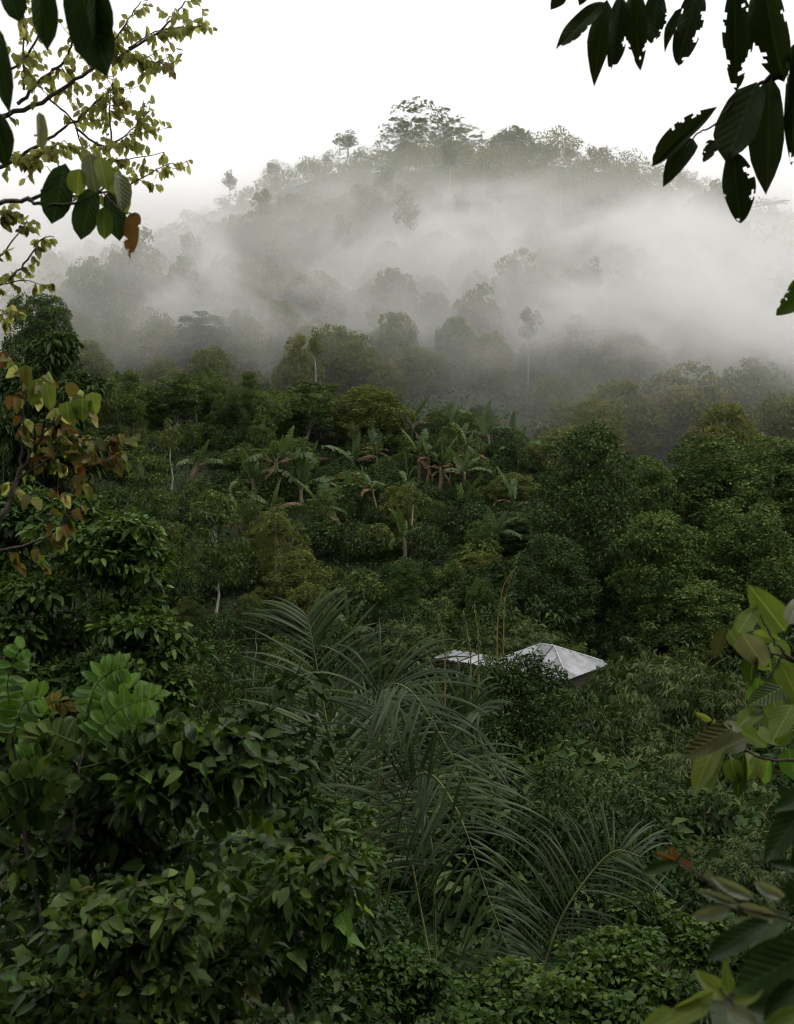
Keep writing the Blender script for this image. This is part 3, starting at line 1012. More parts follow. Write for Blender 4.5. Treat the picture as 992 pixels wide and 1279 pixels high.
def hip_house(loc, rz, w, dp, wall_h, rise, ridge, label, wallm, roofm, nsh, name='house', low=None):
    root = thing(name, loc, label, 'house')
    root.rotation_euler = (0, 0, rz)
    V, Q = join([box(-w / 2, w / 2, -dp / 2, -dp / 2 + .15, 0, wall_h), box(-w / 2, w / 2, dp / 2 - .15, dp / 2, 0, wall_h),
                 box(-w / 2, -w / 2 + .15, -dp / 2 + .15, dp / 2 - .15, 0, wall_h), box(w / 2 - .15, w / 2, -dp / 2 + .15, dp / 2 - .15, 0, wall_h)])
    obj('wall', mesh('house_wall', V, [Q], wallm), root)
    for sx in (-1, 1):
        wn = obj('window', mesh('window', *(lambda b: (b[0], [b[1]]))(box(sx * w * .25 - .5, sx * w * .25 + .5, -dp / 2 - .04, -dp / 2 - .003, 1.0, 2.1)), M['hole']), root)
    obj('door', mesh('door', *(lambda b: (b[0], [b[1]]))(box(-.45, .45, -dp / 2 - .05, -dp / 2 - .003, 0, 2.0)), M['plank']), root)
    e = .7
    W2, D2, z0, z1 = w / 2 + e, dp / 2 + e, wall_h - .1, wall_h + rise
    cs = [(-W2, -D2, z0), (W2, -D2, z0), (W2, D2, z0), (-W2, D2, z0)]
    r0, r1 = (-ridge / 2, 0, z1), (ridge / 2, 0, z1)
    V, Q = join([box(-W2 + .1, W2 - .1, -D2 + .1, D2 - .1, z0 - .16, z0 - .06)])
    rf = obj('roof', mesh('roof', V, [Q], M['plank']), root)
    roof_slope(cs[0], cs[1], r1, r0, nsh[0], rf, roofm)
    roof_slope(cs[1], cs[2], r1, np.array(r1) - [0, 1e-3, 0], nsh[1], rf, roofm)
    roof_slope(cs[2], cs[3], r0, r1, nsh[0], rf, roofm)
    roof_slope(cs[3], cs[0], r0, np.array(r0) + [0, 1e-3, 0], nsh[1], rf, roofm)
    cap = [tube(np.array([r0, r1]) + [0, 0, .03], .07, 6)]
    for c_, r_ in ((0, r0), (1, r1), (2, r1), (3, r0)):
        cap.append(tube(np.array([cs[c_], r_]) + [0, 0, .03], .055, 6))
    V, Q = join(cap)
    obj('ridge_cap', mesh('ridge_cap', V, [Q], M['cap'], smooth=True), rf)
    if low:
        x0, x1, y0, y1, za, zb = low
        V, Q = join([box(x0 + .2, x1 - .1, y0 + .3, y0 + .42, 0, za - .1), box(x0 + .2, x1 - .1, y1 - .42, y1 - .3, 0, zb - .1), box(x0 + .2, x0 + .32, y0 + .42, y1 - .42, 0, za - .1)])
        obj('annex_wall', mesh('annex_wall', V, [Q], wallm), root)
        lr = obj('annex_roof', mesh('annex_roof', *(lambda b: (b[0], [b[1]]))(box(x0 + .05, x1 - .05, y0 + .05, y0 + .15, za - .14, za - .04)), M['plank']), root)
        roof_slope((x0, y0, za), (x1, y0, za), (x1, y1, zb), (x0, y1, zb), 4, lr, roofm)
    return root


hp = P(690, 838, 62)
hip_house((hp[0] - .1, hp[1] + 1.5, hp[2] - 2.88), math.radians(-38), 4.0, 3.4, 3.0, 1.0, .9,
          'small house with a pale corrugated metal hip roof and low annex in the valley', M['plank'], M['zinc'], (7, 6), low=(-6.6, -2.9, -1.9, .1, 2.72, 2.84))
hp = P(328, 520, 122)
hip_house((hp[0], hp[1], hp[2] - 2.6), .3, 5.5, 4, 2.6, 1.7, 2, 'red-roofed house half hidden by the terrace trees', M['brick'], M['redroof'], (8, 6))
hp = P(684, 532, 129)
hip_house((hp[0], hp[1], hp[2] - 2.2), -.4, 2.6, 2.2, 2.0, .6, 1.2, 'small dull brown roofed hut under the foot of the mist', M['plank'], M['brownroof'], (4, 3), name='hut')
a, b = P(352, 513, 119), P(428, 511, 119)
rail = thing('bamboo_rail', (a + b) / 2, 'long pale horizontal pole by the red-roofed house', 'pole')
V, Q = tube(np.array([a, (a + b) / 2 + [0, 0, .03], b]) - (a + b) / 2, .09, 6)
obj('pole', mesh('pole', V, [Q], M['plaster'], smooth=True), rail)
for q in (a, b):
    V, Q = tube(np.array([q, [q[0], q[1], float(T(q[0], q[1])) - .2]]) - (a + b) / 2 + [0, .1, 0], .06, 6)
    obj('post', mesh('post', V, [Q], M['plaster'], smooth=True), rail)

# ------------------------------------------------------------------ near plants
def width_profile(s, kind):
    p, q = dict(lance=(.75, .85), ovate=(.45, .8), obov=(1.0, .55), heart=(.28, .75), ellip=(.6, .6))[kind]
    m = p / (p + q)
    return (s ** p * (1 - s) ** q) / (m ** p * (1 - m) ** q)


LM = {}


def leaf_mesh(kind, mat, var=0, chew=0):
    key = (kind, mat, var, chew)
    if key in LM: return LM[key]
    r = np.random.default_rng(hash((kind, var, chew, 5)) % 99991 if False else (sum(map(ord, kind)) * 31 + var * 7 + chew * 13))
    nl, nw = (30, 16) if chew else (7, 4)
    s = np.linspace(0.0, 1, nl + 1)
    t = np.linspace(-1, 1, nw + 1)
    S, Tt = np.meshgrid(s, t, indexing='ij')
    w = width_profile(np.clip(S, 1e-4, 1 - 1e-4), kind)
    wav = .03 * np.sin(S * 11 + var * 2 + np.sign(Tt)) * np.abs(Tt)
    X = .5 * w * Tt * (1 + .06 * np.sin(S * 9 + var))
    fold = (.2, .5, .1, .36)[var % 4]
    curl = (.15, .42, .02, .28)[var % 4]
    Z = fold * np.abs(X) - curl * S ** 2 * .9 + wav + .06 * np.sin(S * 3 + var) * Tt * .3
    X = X + .05 * np.sin(S * 2.6) * ((var % 3) - 1)
    V = np.stack([X, S, Z], -1).reshape(-1, 3)
    n1 = nw + 1
    i = (np.arange(nl)[:, None] * n1 + np.arange(nw)[None]).ravel()
    Q = np.stack([i, i + 1, i + n1 + 1, i + n1], 1)
    if chew:
        c = V[Q].mean(1)[:, :2]
        keep = np.ones(len(Q), bool)
        for _ in range(2 + chew * 2):
            sy = r.uniform(.25, 1.0)
            e = .5 * width_profile(np.array([min(sy, .97)]), kind)[0] * r.choice([-1, 1])
            rad = r.uniform(.05, .17)
            th = np.arctan2((c[:, 1] - sy) * 2.6, c[:, 0] - e)
            keep &= (c[:, 0] - e) ** 2 + ((c[:, 1] - sy) * 2.6) ** 2 > (rad * (1 + .45 * np.sin(3 * th + sy * 9) + .2 * np.sin(7 * th))) ** 2
        for _ in range(chew // 2):
            q = np.array([r.uniform(-.3, .3), r.uniform(.15, .9)])
            keep &= (c[:, 0] - q[0]) ** 2 + ((c[:, 1] - q[1]) * 2.6) ** 2 > r.uniform(.03, .06) ** 2
        Q = Q[keep]
    LM[key] = mesh('leaf', V, [Q], M[mat], smooth=True)
    return LM[key]


def place_leaf(root, base, dr, nr, L, Wd, me, name='leaf', label=None, bend=1.0):
    """a leaf object: root at base, running along dr, face towards nr"""
    y = nrm(np.asarray(dr, float)); x = nrm(np.cross(y, nr)); z = np.cross(x, y)
    o = bpy.data.objects.new(name, me)
    link(o)
    o.parent = root
    b = np.asarray(base) - np.array(root.location)
    o.matrix_local = Matrix(((x[0] * Wd, y[0] * L, z[0] * L * .8 * bend, b[0]), (x[1] * Wd, y[1] * L, z[1] * L * .8 * bend, b[1]), (x[2] * Wd, y[2] * L, z[2] * L * .8 * bend, b[2]), (0, 0, 0, 1)))
    if label: o['label'] = label
    return o


def pleaf(root, b, t, d, wpx, mat, kind='lance', roll=0.0, chew=0, dd=0.0, var=None, label=None):
    B, Tp = P(*b, d), P(*t, d + dd)
    v = Tp - B
    L = np.linalg.norm(v); y = v / L
    c = nrm(-B)
    c = nrm(c - y * (c @ y))
    s = np.cross(y, c)
    nr = c * math.cos(roll) + s * math.sin(roll)
    Wd = wpx / F * d / max(.5, math.cos(roll))
    return place_leaf(root, B, y, nr, L, Wd, leaf_mesh(kind, mat, int(rng.integers(4)) if var is None else var, chew), label=label)


def branches(root, paths, mat, name='branch', n=6):
    """paths: list of (list of (px,py,d), r0, r1) joined into one woody part"""
    tb = []
    o = np.array(root.location)
    for pts, r0, r1 in paths:
        p = smooth_path([P(*q) for q in pts], max(6, 5 * len(pts)))
        p[1:-1] += rng.normal(0, r0 * .35, (len(p) - 2, 3))
        tb.append(tube(p - o, np.linspace(r0, r1, len(p)), n))
    V, Q = join(tb)
    return obj(name, mesh(name, V, [Q], M[mat], smooth=True), root)


# -- dark chewed leaves hanging at the top right
d = 3.6
rt = thing('leafy_branch', P(1010, 40, d), 'dark insect-eaten leaves hanging from a branch at the top right corner', 'branch')
branches(rt, [([(1040, -30, d), (1005, 40, d), (985, 85, d), (958, 100, d)], .014, .008), ([(958, 100, d), (945, 106, d), (930, 112, d)], .007, .004),
              ([(1040, -30, d), (960, -25, d), (880, -22, d), (800, -12, d), (745, -4, d)], .012, .004), ([(930, 112, d), (905, 140, d), (890, 158, d), (872, 166, d), (858, 184, d)], .004, .0025)], 'dbark')
for b, t, w, ch, kd, ro in [((754, 2), (695, 62), 23, 1, 'lance', .3), ((759, 0), (739, 100), 29, 0, 'lance', .2), ((775, -6), (765, 87), 27, 2, 'lance', -.3), ((794, -10), (797, 79), 29, 2, 'lance', .1),
                            ((822, -12), (815, 54), 30, 1, 'ellip', -.2), ((852, 10), (827, 60), 13, 0, 'lance', .5), ((872, -12), (847, 77), 34, 3, 'ellip', .1), ((917, -14), (921, 105), 36, 3, 'ellip', -.1),
                            ((955, -20), (971, 94), 46, 1, 'ellip', .2), ((945, 102), (908, 202), 52, 0, 'ellip', .35), ((915, 190), (926, 275), 38, 1, 'ellip', -.1), ((962, 92), (958, 243), 43, 0, 'lance', .1),
                            ((896, 134), (818, 194), 26, 1, 'obov', .3), ((866, 174), (829, 226), 28, 0, 'ovate', .2), ((992, 55), (996, 195), 34, 1, 'lance', -.2), ((893, 176), (878, 201), 17, 2, 'ovate', .3),
                            ((705, -14), (689, 10), 18, 0, 'lance', 0), ((735, -20), (725, 4), 16, 0, 'lance', 0)]:
    pleaf(rt, b, t, d + rng.uniform(-.15, .15), w, 'bigdark', kd, ro, ch)
rt = thing('leafy_branch', P(1015, 350, 3.4), 'single chewed leaf poking in at the right edge beside the mist', 'branch')
branches(rt, [([(1040, 340, 3.4), (1010, 362, 3.4), (1000, 366, 3.4)], .005, .003)], 'dbark')
pleaf(rt, (1012, 358), (970, 391), 3.4, 30, 'bush', 'ovate', .2, 2)
pleaf(rt, (1010, 345), (985, 360), 3.4, 12, 'bush', 'lance', .2, 0)

# -- dark near leaves at the top left
d = 2.6
rt = thing('leafy_branch', P(40, -40, d), 'large dark blurred leaves hanging at the top left corner', 'branch')
branches(rt, [([(-40, -40, d), (40, -35, d), (130, -30, d)], .008, .005), ([(-40, -40, d), (-14, 40, d), (-8, 150, d)], .007, .004)], 'dbark')
for b, t, w, mt, kd in [((8, -30), (22, 25), 32, 'darkwet', 'ellip'), ((50, -30), (60, 53), 33, 'darkwet', 'ellip'), ((92, -36), (136, 94), 54, 'darkwet', 'ellip'), ((118, -20), (128, 70), 30, 'darkwet', 'lance'),
                        ((-6, 28), (13, 142), 26, 'darkwet', 'lance'), ((-4, 140), (4, 206), 32, 'darkwet', 'ellip'), ((49, 140), (55, 184), 14, 'sheen', 'ellip')]:
    pleaf(rt, b, t, d + rng.uniform(-.1, .1), w, mt, kd, rng.uniform(-.3, .3))
d = 3.4
rt = thing('leafy_branch', P(-10, 253, d), 'twig with hanging dark and yellow-green oval leaves left of the mist', 'branch')
branches(rt, [([(-30, 256, d), (0, 253, d), (40, 247, d), (66, 230, d), (82, 206, d)], .009, .004), ([(36, 250, d), (60, 255, d), (100, 252, d), (128, 236, d), (142, 212, d)], .006, .003),
              ([(128, 240, d), (150, 262, d), (168, 268, d)], .003, .002)], 'twig')
for b, t, w, mt, ro in [((82, 204), (66, 280), 38, 'darkwet', .1), ((117, 232), (102, 300), 32, 'darkwet', .2), ((136, 238), (150, 299), 27, 'darkwet', -.2), ((100, 211), (94, 242), 24, 'lime', .4), ((112, 192), (118, 240), 27, 'sheen', .3),
                        ((124, 196), (134, 236), 24, 'lime', -.3), ((139, 208), (160, 268), 28, 'lime', .4), ((146, 214), (156, 262), 20, 'sheen', -.5), ((130, 258), (130, 298), 21, 'lime', .1)]:
    pleaf(rt, b, t, d + rng.uniform(-.08, .08), w, mt, 'ellip', ro)
pleaf(rt, (169, 265), (163, 323), d, 20, 'brown', 'ovate', .5, 1, label='withered brown leaf at the tip of the twig')


def twiggy(root, paths, d, n, lpx, mats, seed, indiv=280, hang=.8, kind='ovate', spread=14):
    """small leaves in short drooping rows along twigs"""
    r = np.random.default_rng(seed)
    pts = []
    for pth, r0, r1 in paths:
        p = smooth_path([P(*q) for q in pth], 30)
        p = p[6:]
        sx = (p @ np.array([1, 0, 0])) / (p @ np.array([0, CP, -SP])) * F + CX
        pts.append(p[(sx > -12)])
    pts = np.concatenate(pts)
    tw, k = [], 0
    rest = [[], [], []]
    o = np.array(root.location)
    while k < n:
        a = pts[r.integers(len(pts))]
        out = nrm(r.normal(0, 1, 3) * [1, .7, .6] + [0.35, 0, -.05])
        ln = r.uniform(.4, 1.5) * spread / F * d
        b = a + out * ln
        tw.append(tube(curve(a - o, b - o, ln * .12, 4), np.linspace(.0022, .001, 4) * (d / 5), 3))
        m = r.integers(3, 7)
        for j in range(m):
            f = (j + .7) / m
            q = a + (b - a) * f
            dr = nrm(out * .5 + r.normal(0, .35, 3) - UP * hang)
            L = lpx / F * d * r.uniform(.7, 1.25)
            nr = nrm(-q / np.linalg.norm(q) + r.normal(0, .55, 3) + UP * .3)
            mt = mats[r.integers(len(mats))]
            if k < indiv:
                place_leaf(root, q, dr, nr, L, L * r.uniform(.5, .68), leaf_mesh(kind, mt, int(r.integers(4))))
            else:
                rest[0].append(q - o); rest[1].append(dr); rest[2].append(nr)
            k += 1
    V, Q = join(tw)
    tag(obj('twigs', mesh('twigs', V, [Q], M['twig'], smooth=True), root), kind='stuff')
    if rest[0]:
        L = lpx / F * d * r.uniform(.7, 1.2, len(rest[0]))
        lv = leaf_cloud(np.array(rest[0]), np.array(rest[1]), np.array(rest[2]), L, L * .6, 3, .15)
        tag(obj('foliage', mesh('foliage', lv[0], lv[1], M[mats[0]], lv[2]), root), kind='stuff')


d = 6.2
rt = thing('leafy_branch', P(-60, 170, d), 'spreading bare-barked branch with sparse yellow-green leaves against the white sky', 'branch')
pths = [([(-60, 175, d), (-5, 150, d), (60, 122, d), (120, 85, d), (200, 40, d), (231, 2, d)], .018, .004), ([(-60, 235, d), (-5, 212, d), (50, 182, d), (95, 150, d), (130, 118, d)], .015, .004),
        ([(22, 130, d), (50, 100, d), (80, 76, d), (92, 48, d), (110, 10, d)], .012, .003), ([(60, 240, d), (110, 244, d), (160, 231, d), (212, 204, d)], .009, .002),
        ([(95, 160, d), (130, 182, d), (163, 164, d), (190, 136, d)], .007, .002), ([(112, 90, d), (132, 64, d), (152, 38, d), (176, 2, d)], .008, .003), ([(139, 178, d), (137, 130, d), (142, 95, d)], .006, .002),
        ([(30, 112, d), (30, 60, d), (30, -5, d)], .008, .003), ([(140, 70, d), (180, 75, d), (214, 80, d)], .004, .0015), ([(0, 100, d), (40, 60, d), (55, 20, d), (60, -10, d)], .009, .003),
        ([(160, 60, d), (200, 38, d), (252, 32, d)], .005, .0015), ([(60, 122, d), (90, 150, d), (110, 195, d), (150, 200, d), (205, 190, d)], .006, .002), ([(0, 195, d), (40, 200, d), (80, 175, d)], .006, .002)]
branches(rt, pths, 'twig')
twiggy(rt, pths, d, 1150, 10.8, ['limesm', 'limesm', 'limesm', 'limesm', 'rust'], 301, spread=26)
d = 5.6
rt = thing('leafy_branch', P(-50, 375, d), 'thin twigs with orange-tinged leaves at the left edge below the hanging oval leaves', 'branch')
pths = [([(-50, 380, d), (0, 356, d), (30, 330, d), (52, 300, d), (68, 296, d)], .009, .002), ([(-40, 340, d), (0, 320, d), (24, 290, d), (34, 275, d)], .007, .002), ([(0, 356, d), (30, 350, d), (54, 356, d)], .004, .0015),
        ([(-20, 400, d), (5, 392, d), (18, 388, d)], .004, .0015), ([(-30, 300, d), (5, 270, d), (15, 262, d)], .004, .0015)]
branches(rt, pths, 'twig')
twiggy(rt, pths, d, 260, 10.5, ['limesm', 'rust', 'limesm'], 302, spread=14)

# -- rust-leaved sapling at the left
d = 6.0
rt = thing('sapling', P(-30, 720, d), 'sapling with rust and olive heart-shaped leaves on a mottled pale stem at the left edge', 'sapling')
pths = [([(-30, 720, d), (5, 640, d), (25, 590, d), (50, 545, d), (70, 500, d)], .02, .005), ([(20, 600, d), (60, 575, d), (100, 545, d), (150, 560, d)], .008, .002), ([(25, 590, d), (28, 540, d), (30, 490, d), (34, 470, d)], .008, .003),
        ([(50, 545, d), (85, 510, d), (110, 490, d)], .006, .002), ([(-20, 690, d), (30, 682, d), (70, 665, d), (85, 640, d)], .01, .003), ([(40, 600, d), (70, 610, d), (120, 575, d), (160, 572, d)], .004, .0015)]
branches(rt, pths, 'twig', 'stem')
twiggy(rt, pths, d, 280, 17, ['rust', 'mixed', 'rust', 'lime', 'limesm', 'brown'], 303, kind='heart', spread=30)
for b, t, w, mt in [((47, 474), (40, 506), 22, 'lime'), ((58, 478), (64, 512), 20, 'lime'), ((84, 502), (86, 528), 24, 'lime'), ((103, 497), (102, 526), 26, 'lime'), ((116, 490), (119, 518), 20, 'lime'), ((32, 456), (36, 486), 16, 'rust'), ((92, 478), (86, 496), 18, 'rust')]:
    pleaf(rt, b, t, d - .1, w, mt, 'heart', rng.uniform(-.3, .3))


# -- shrubs built of drooping leaf masses
def leaf_shrub(name, root_px, blobs, n, L, asp, mat, label, cat, seed, indiv=0, kind='ovate', mats=None, seg=3, droop=.3, up=-.1, jit=.6, stem='bark', group=None, nst=10, sub=9, shell=.5):
    """blobs: (px,py,d,rx_px,ry_px); leaves >= 10 px are single parts for the first `indiv` seen from the camera side"""
    r = np.random.default_rng(seed)
    B = []
    for (px, py, dd_, rx, ry) in blobs:
        c = P(px, py, dd_)
        B.append([*c, rx / F * dd_, max(rx, ry) / F * dd_ * .8, ry / F * dd_])
    B = np.array(B)
    if sub:
        S_ = []
        for b in B:
            for _ in range(sub):
                u_ = unit(1, r)[0]
                if u_[1] > .4: u_[1] *= -1
                k_ = r.uniform(.28, .46)
                S_.append([*(b[:3] + u_ * b[3:6] * r.uniform(.6, .95)), *(b[3:6] * k_ * np.array([1.15, 1, .75]))])
        B0, B = B, np.array(S_)
    rp = P(*root_px)
    rp[2] = float(T(rp[0], rp[1])) - .1
    root = thing(name, rp, label, cat, group)
    area = B[:, 3] * B[:, 5]
    idx = np.repeat(np.arange(len(B)), np.maximum(3, n * area / area.sum()).astype(int))
    u = unit(len(idx), r)
    rad = 1 - shell * r.random(len(idx)) ** 1.4
    pos = B[idx, :3] + u * B[idx, 3:6] * rad[:, None]
    out = nrm(u * [1, 1, .5] + r.normal(size=u.shape) * jit)
    dr = nrm(out + UP * up)
    nr = nrm(UP * .9 + u * .5 + r.normal(size=u.shape) * .45)
    Ls = L * r.uniform(.65, 1.25, len(idx))
    vis = (u * nrm(-B[idx, :3])).sum(1) + .5 * u[:, 2]
    order = np.argsort(-(vis + r.normal(0, .25, len(idx))))
    k = 0
    first = order[:indiv]
    for j in first:
        mt = (mats or [mat])[r.integers(len(mats or [mat]))]
        place_leaf(root, pos[j], dr[j] - UP * droop * .5, nr[j], Ls[j], Ls[j] * asp * r.uniform(.85, 1.15), leaf_mesh(kind, mt, int(r.integers(4))))
    o = order[indiv:]
    tint = np.clip(r.random(len(B))[idx] * .35 + r.random(len(idx)) * .4 + .35 * np.clip((rad - .9) / .1, 0, 1) * (r.random(len(idx)) < .5), .01, 1)
    lv = leaf_cloud(pos[o] - rp, dr[o], nr[o], Ls[o], Ls[o] * asp, seg, droop, .25, tint[o], r)
    fo = obj('foliage', mesh(name + '_foliage', lv[0], lv[1], M[mat], lv[2]), root)
    if indiv: fo['kind'] = 'stuff'
    tb = []
    for q in r.permutation(len(B))[:nst]:
        tb.append(tube(curve((r.normal(0, .05), r.normal(0, .05), -.2), B[q, :3] - rp, -.1, 8, .03, r), np.linspace(.035, .008, 8), 5))
    V, Q = join(tb)
    obj('stem', mesh(name + '_stem', V, [Q], M[stem], smooth=True), root)
    return root


def rblobs(n, x0, x1, y0, y1, d0, d1, r0, r1, seed):
    r = np.random.default_rng(seed)
    return [(r.uniform(x0, x1), r.uniform(y0, y1), r.uniform(d0, d1), *(lambda a: (a, a * r.uniform(.6, .9)))(r.uniform(r0, r1))) for _ in range(n)]


# left bush mass
leaf_shrub('bushy_tree', (20, 900, 15), [(60, 690, 15, 90, 55), (140, 680, 14.6, 60, 40), (180, 700, 14.4, 36, 26), (110, 740, 14.6, 90, 60), (30, 780, 14.8, 80, 60), (190, 790, 14, 56, 34), (225, 806, 13.8, 30, 24),
                                        (150, 830, 14, 80, 40), (60, 860, 14.4, 100, 50), (215, 860, 13.8, 34, 30), (130, 890, 14, 90, 40), (20, 660, 15.5, 60, 60), (190, 720, 14.8, 30, 16), (100, 640, 15, 40, 20)],
           15000, .13, .5, 'bush', 'dark bushy tree with drooping leaf sprays under the rust-leaved sapling', 'tree', 401, seg=3, droop=.35, up=.05, shell=.45)
leaf_shrub('bushy_tree', (0, 800, 26), rblobs(16, -40, 110, 440, 660, 24, 27, 26, 46, 5), 9000, .22, .35, 'dark', 'dark tree with narrow drooping leaves behind the rust-leaved sapling', 'tree', 402, seg=1, droop=.5)

# big-leaved shrub, lower left
leaf_shrub('big_leaved_shrub', (60, 1500, 5.4), rblobs(24, -40, 330, 930, 1290, 4.8, 6.0, 50, 85, 6) + rblobs(14, -50, 140, 900, 1290, 5.0, 5.8, 40, 70, 16) + [(120, 940, 5.4, 90, 40), (250, 960, 5.2, 80, 40), (40, 900, 5.4, 60, 50)], 6000, .09, .5, 'big',
           'large-leaved dark green shrub with brown-edged leaves filling the lower left corner', 'shrub', 403, 290, 'ovate', ['big', 'big', 'big', 'mixed', 'bush', 'bush', 'fresh', 'fresh', 'darkwet', 'rust'], shell=.7, nst=1)
leaf_shrub('big_leaved_shrub', (230, 1500, 4.4), rblobs(16, 60, 420, 1080, 1300, 4.0, 4.8, 45, 80, 7), 3200, .076, .48, 'big',
           'mottled brown-green leafy shrub in front at the bottom left of the palm fronds', 'shrub', 404, 240, 'ovate', ['mixed', 'big', 'big', 'bush', 'big', 'rust', 'mixed'], shell=.8, nst=1)
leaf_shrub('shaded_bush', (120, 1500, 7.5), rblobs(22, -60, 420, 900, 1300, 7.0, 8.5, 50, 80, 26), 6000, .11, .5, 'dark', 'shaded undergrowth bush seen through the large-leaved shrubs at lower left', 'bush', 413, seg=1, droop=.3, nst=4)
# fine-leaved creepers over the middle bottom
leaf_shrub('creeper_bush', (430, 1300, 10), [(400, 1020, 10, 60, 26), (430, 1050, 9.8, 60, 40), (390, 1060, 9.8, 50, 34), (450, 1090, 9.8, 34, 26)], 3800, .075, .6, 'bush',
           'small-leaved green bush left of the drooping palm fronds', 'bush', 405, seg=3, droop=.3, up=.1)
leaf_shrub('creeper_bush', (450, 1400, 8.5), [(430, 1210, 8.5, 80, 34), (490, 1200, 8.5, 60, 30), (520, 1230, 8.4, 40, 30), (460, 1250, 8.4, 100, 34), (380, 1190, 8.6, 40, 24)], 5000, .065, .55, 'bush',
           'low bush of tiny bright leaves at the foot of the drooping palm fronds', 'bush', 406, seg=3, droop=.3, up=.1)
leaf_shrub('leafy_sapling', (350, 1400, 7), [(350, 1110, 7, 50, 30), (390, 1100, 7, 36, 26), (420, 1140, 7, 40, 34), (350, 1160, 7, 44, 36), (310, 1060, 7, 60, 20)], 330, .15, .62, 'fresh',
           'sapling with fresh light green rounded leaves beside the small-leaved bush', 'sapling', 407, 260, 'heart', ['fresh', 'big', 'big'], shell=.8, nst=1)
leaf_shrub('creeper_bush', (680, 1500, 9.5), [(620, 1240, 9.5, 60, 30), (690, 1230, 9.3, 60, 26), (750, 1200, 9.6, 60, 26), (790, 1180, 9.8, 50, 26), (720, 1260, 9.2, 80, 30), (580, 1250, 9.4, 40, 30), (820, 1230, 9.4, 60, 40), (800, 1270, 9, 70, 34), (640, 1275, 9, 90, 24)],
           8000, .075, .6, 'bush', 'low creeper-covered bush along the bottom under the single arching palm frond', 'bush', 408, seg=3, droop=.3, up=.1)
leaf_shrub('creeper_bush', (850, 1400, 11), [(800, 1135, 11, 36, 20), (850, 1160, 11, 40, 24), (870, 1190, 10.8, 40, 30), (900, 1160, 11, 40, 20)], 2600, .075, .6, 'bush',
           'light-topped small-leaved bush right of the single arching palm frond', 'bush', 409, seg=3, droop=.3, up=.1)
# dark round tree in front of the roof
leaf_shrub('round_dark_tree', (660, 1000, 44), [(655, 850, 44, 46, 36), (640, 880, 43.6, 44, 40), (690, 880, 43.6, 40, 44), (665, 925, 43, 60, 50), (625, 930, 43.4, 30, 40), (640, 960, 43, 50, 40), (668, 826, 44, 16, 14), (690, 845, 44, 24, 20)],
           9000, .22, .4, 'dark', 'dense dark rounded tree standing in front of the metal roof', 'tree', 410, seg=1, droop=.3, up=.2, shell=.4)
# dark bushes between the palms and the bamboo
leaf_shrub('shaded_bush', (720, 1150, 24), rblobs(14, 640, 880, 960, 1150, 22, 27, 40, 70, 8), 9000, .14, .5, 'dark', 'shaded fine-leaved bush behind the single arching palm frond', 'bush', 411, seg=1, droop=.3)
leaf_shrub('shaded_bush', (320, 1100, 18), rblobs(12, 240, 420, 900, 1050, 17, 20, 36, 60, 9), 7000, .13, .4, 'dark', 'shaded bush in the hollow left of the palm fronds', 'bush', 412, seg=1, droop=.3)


# bright pinnate sprays above the big-leaved shrub
def spray(root, pts, d, n, lpx, wpx, mat, down=(0, 1), both=True, kind='ellip'):
    p = smooth_path([P(*q, d) for q in pts], 24)
    o = np.array(root.location)
    V, Q = tube(p - o, np.linspace(.004, .0015, 24), 4)
    obj('leaf_rib', mesh('leaf_rib', V, [Q], M['rachis'], smooth=True), root)
    t = nrm(np.gradient(p, axis=0))
    for k in range(n):
        f = 2 + int(k * 21 / n)
        cam_n = nrm(-p[f])
        sd_ = nrm(np.cross(t[f], cam_n))
        for sg in ((-1, 1) if both else (1,)):
            ln = lpx / F * d * rng.uniform(.85, 1.1) * (1 - .35 * abs(k / n - .4))
            if both:
                dr = sd_ * sg + t[f] * .35 - UP * .35 + rng.normal(0, .1, 3)
            else:
                dr = np.array([down[0], 0, -down[1]]) + t[f] * .2 + rng.normal(0, .12, 3)
            nr = nrm(cam_n * .6 + UP * .7 + rng.normal(0, .2, 3))
            place_leaf(root, p[f], dr, nr, ln, wpx / F * d, leaf_mesh(kind, mat, int(rng.integers(4))), 'leaflet')


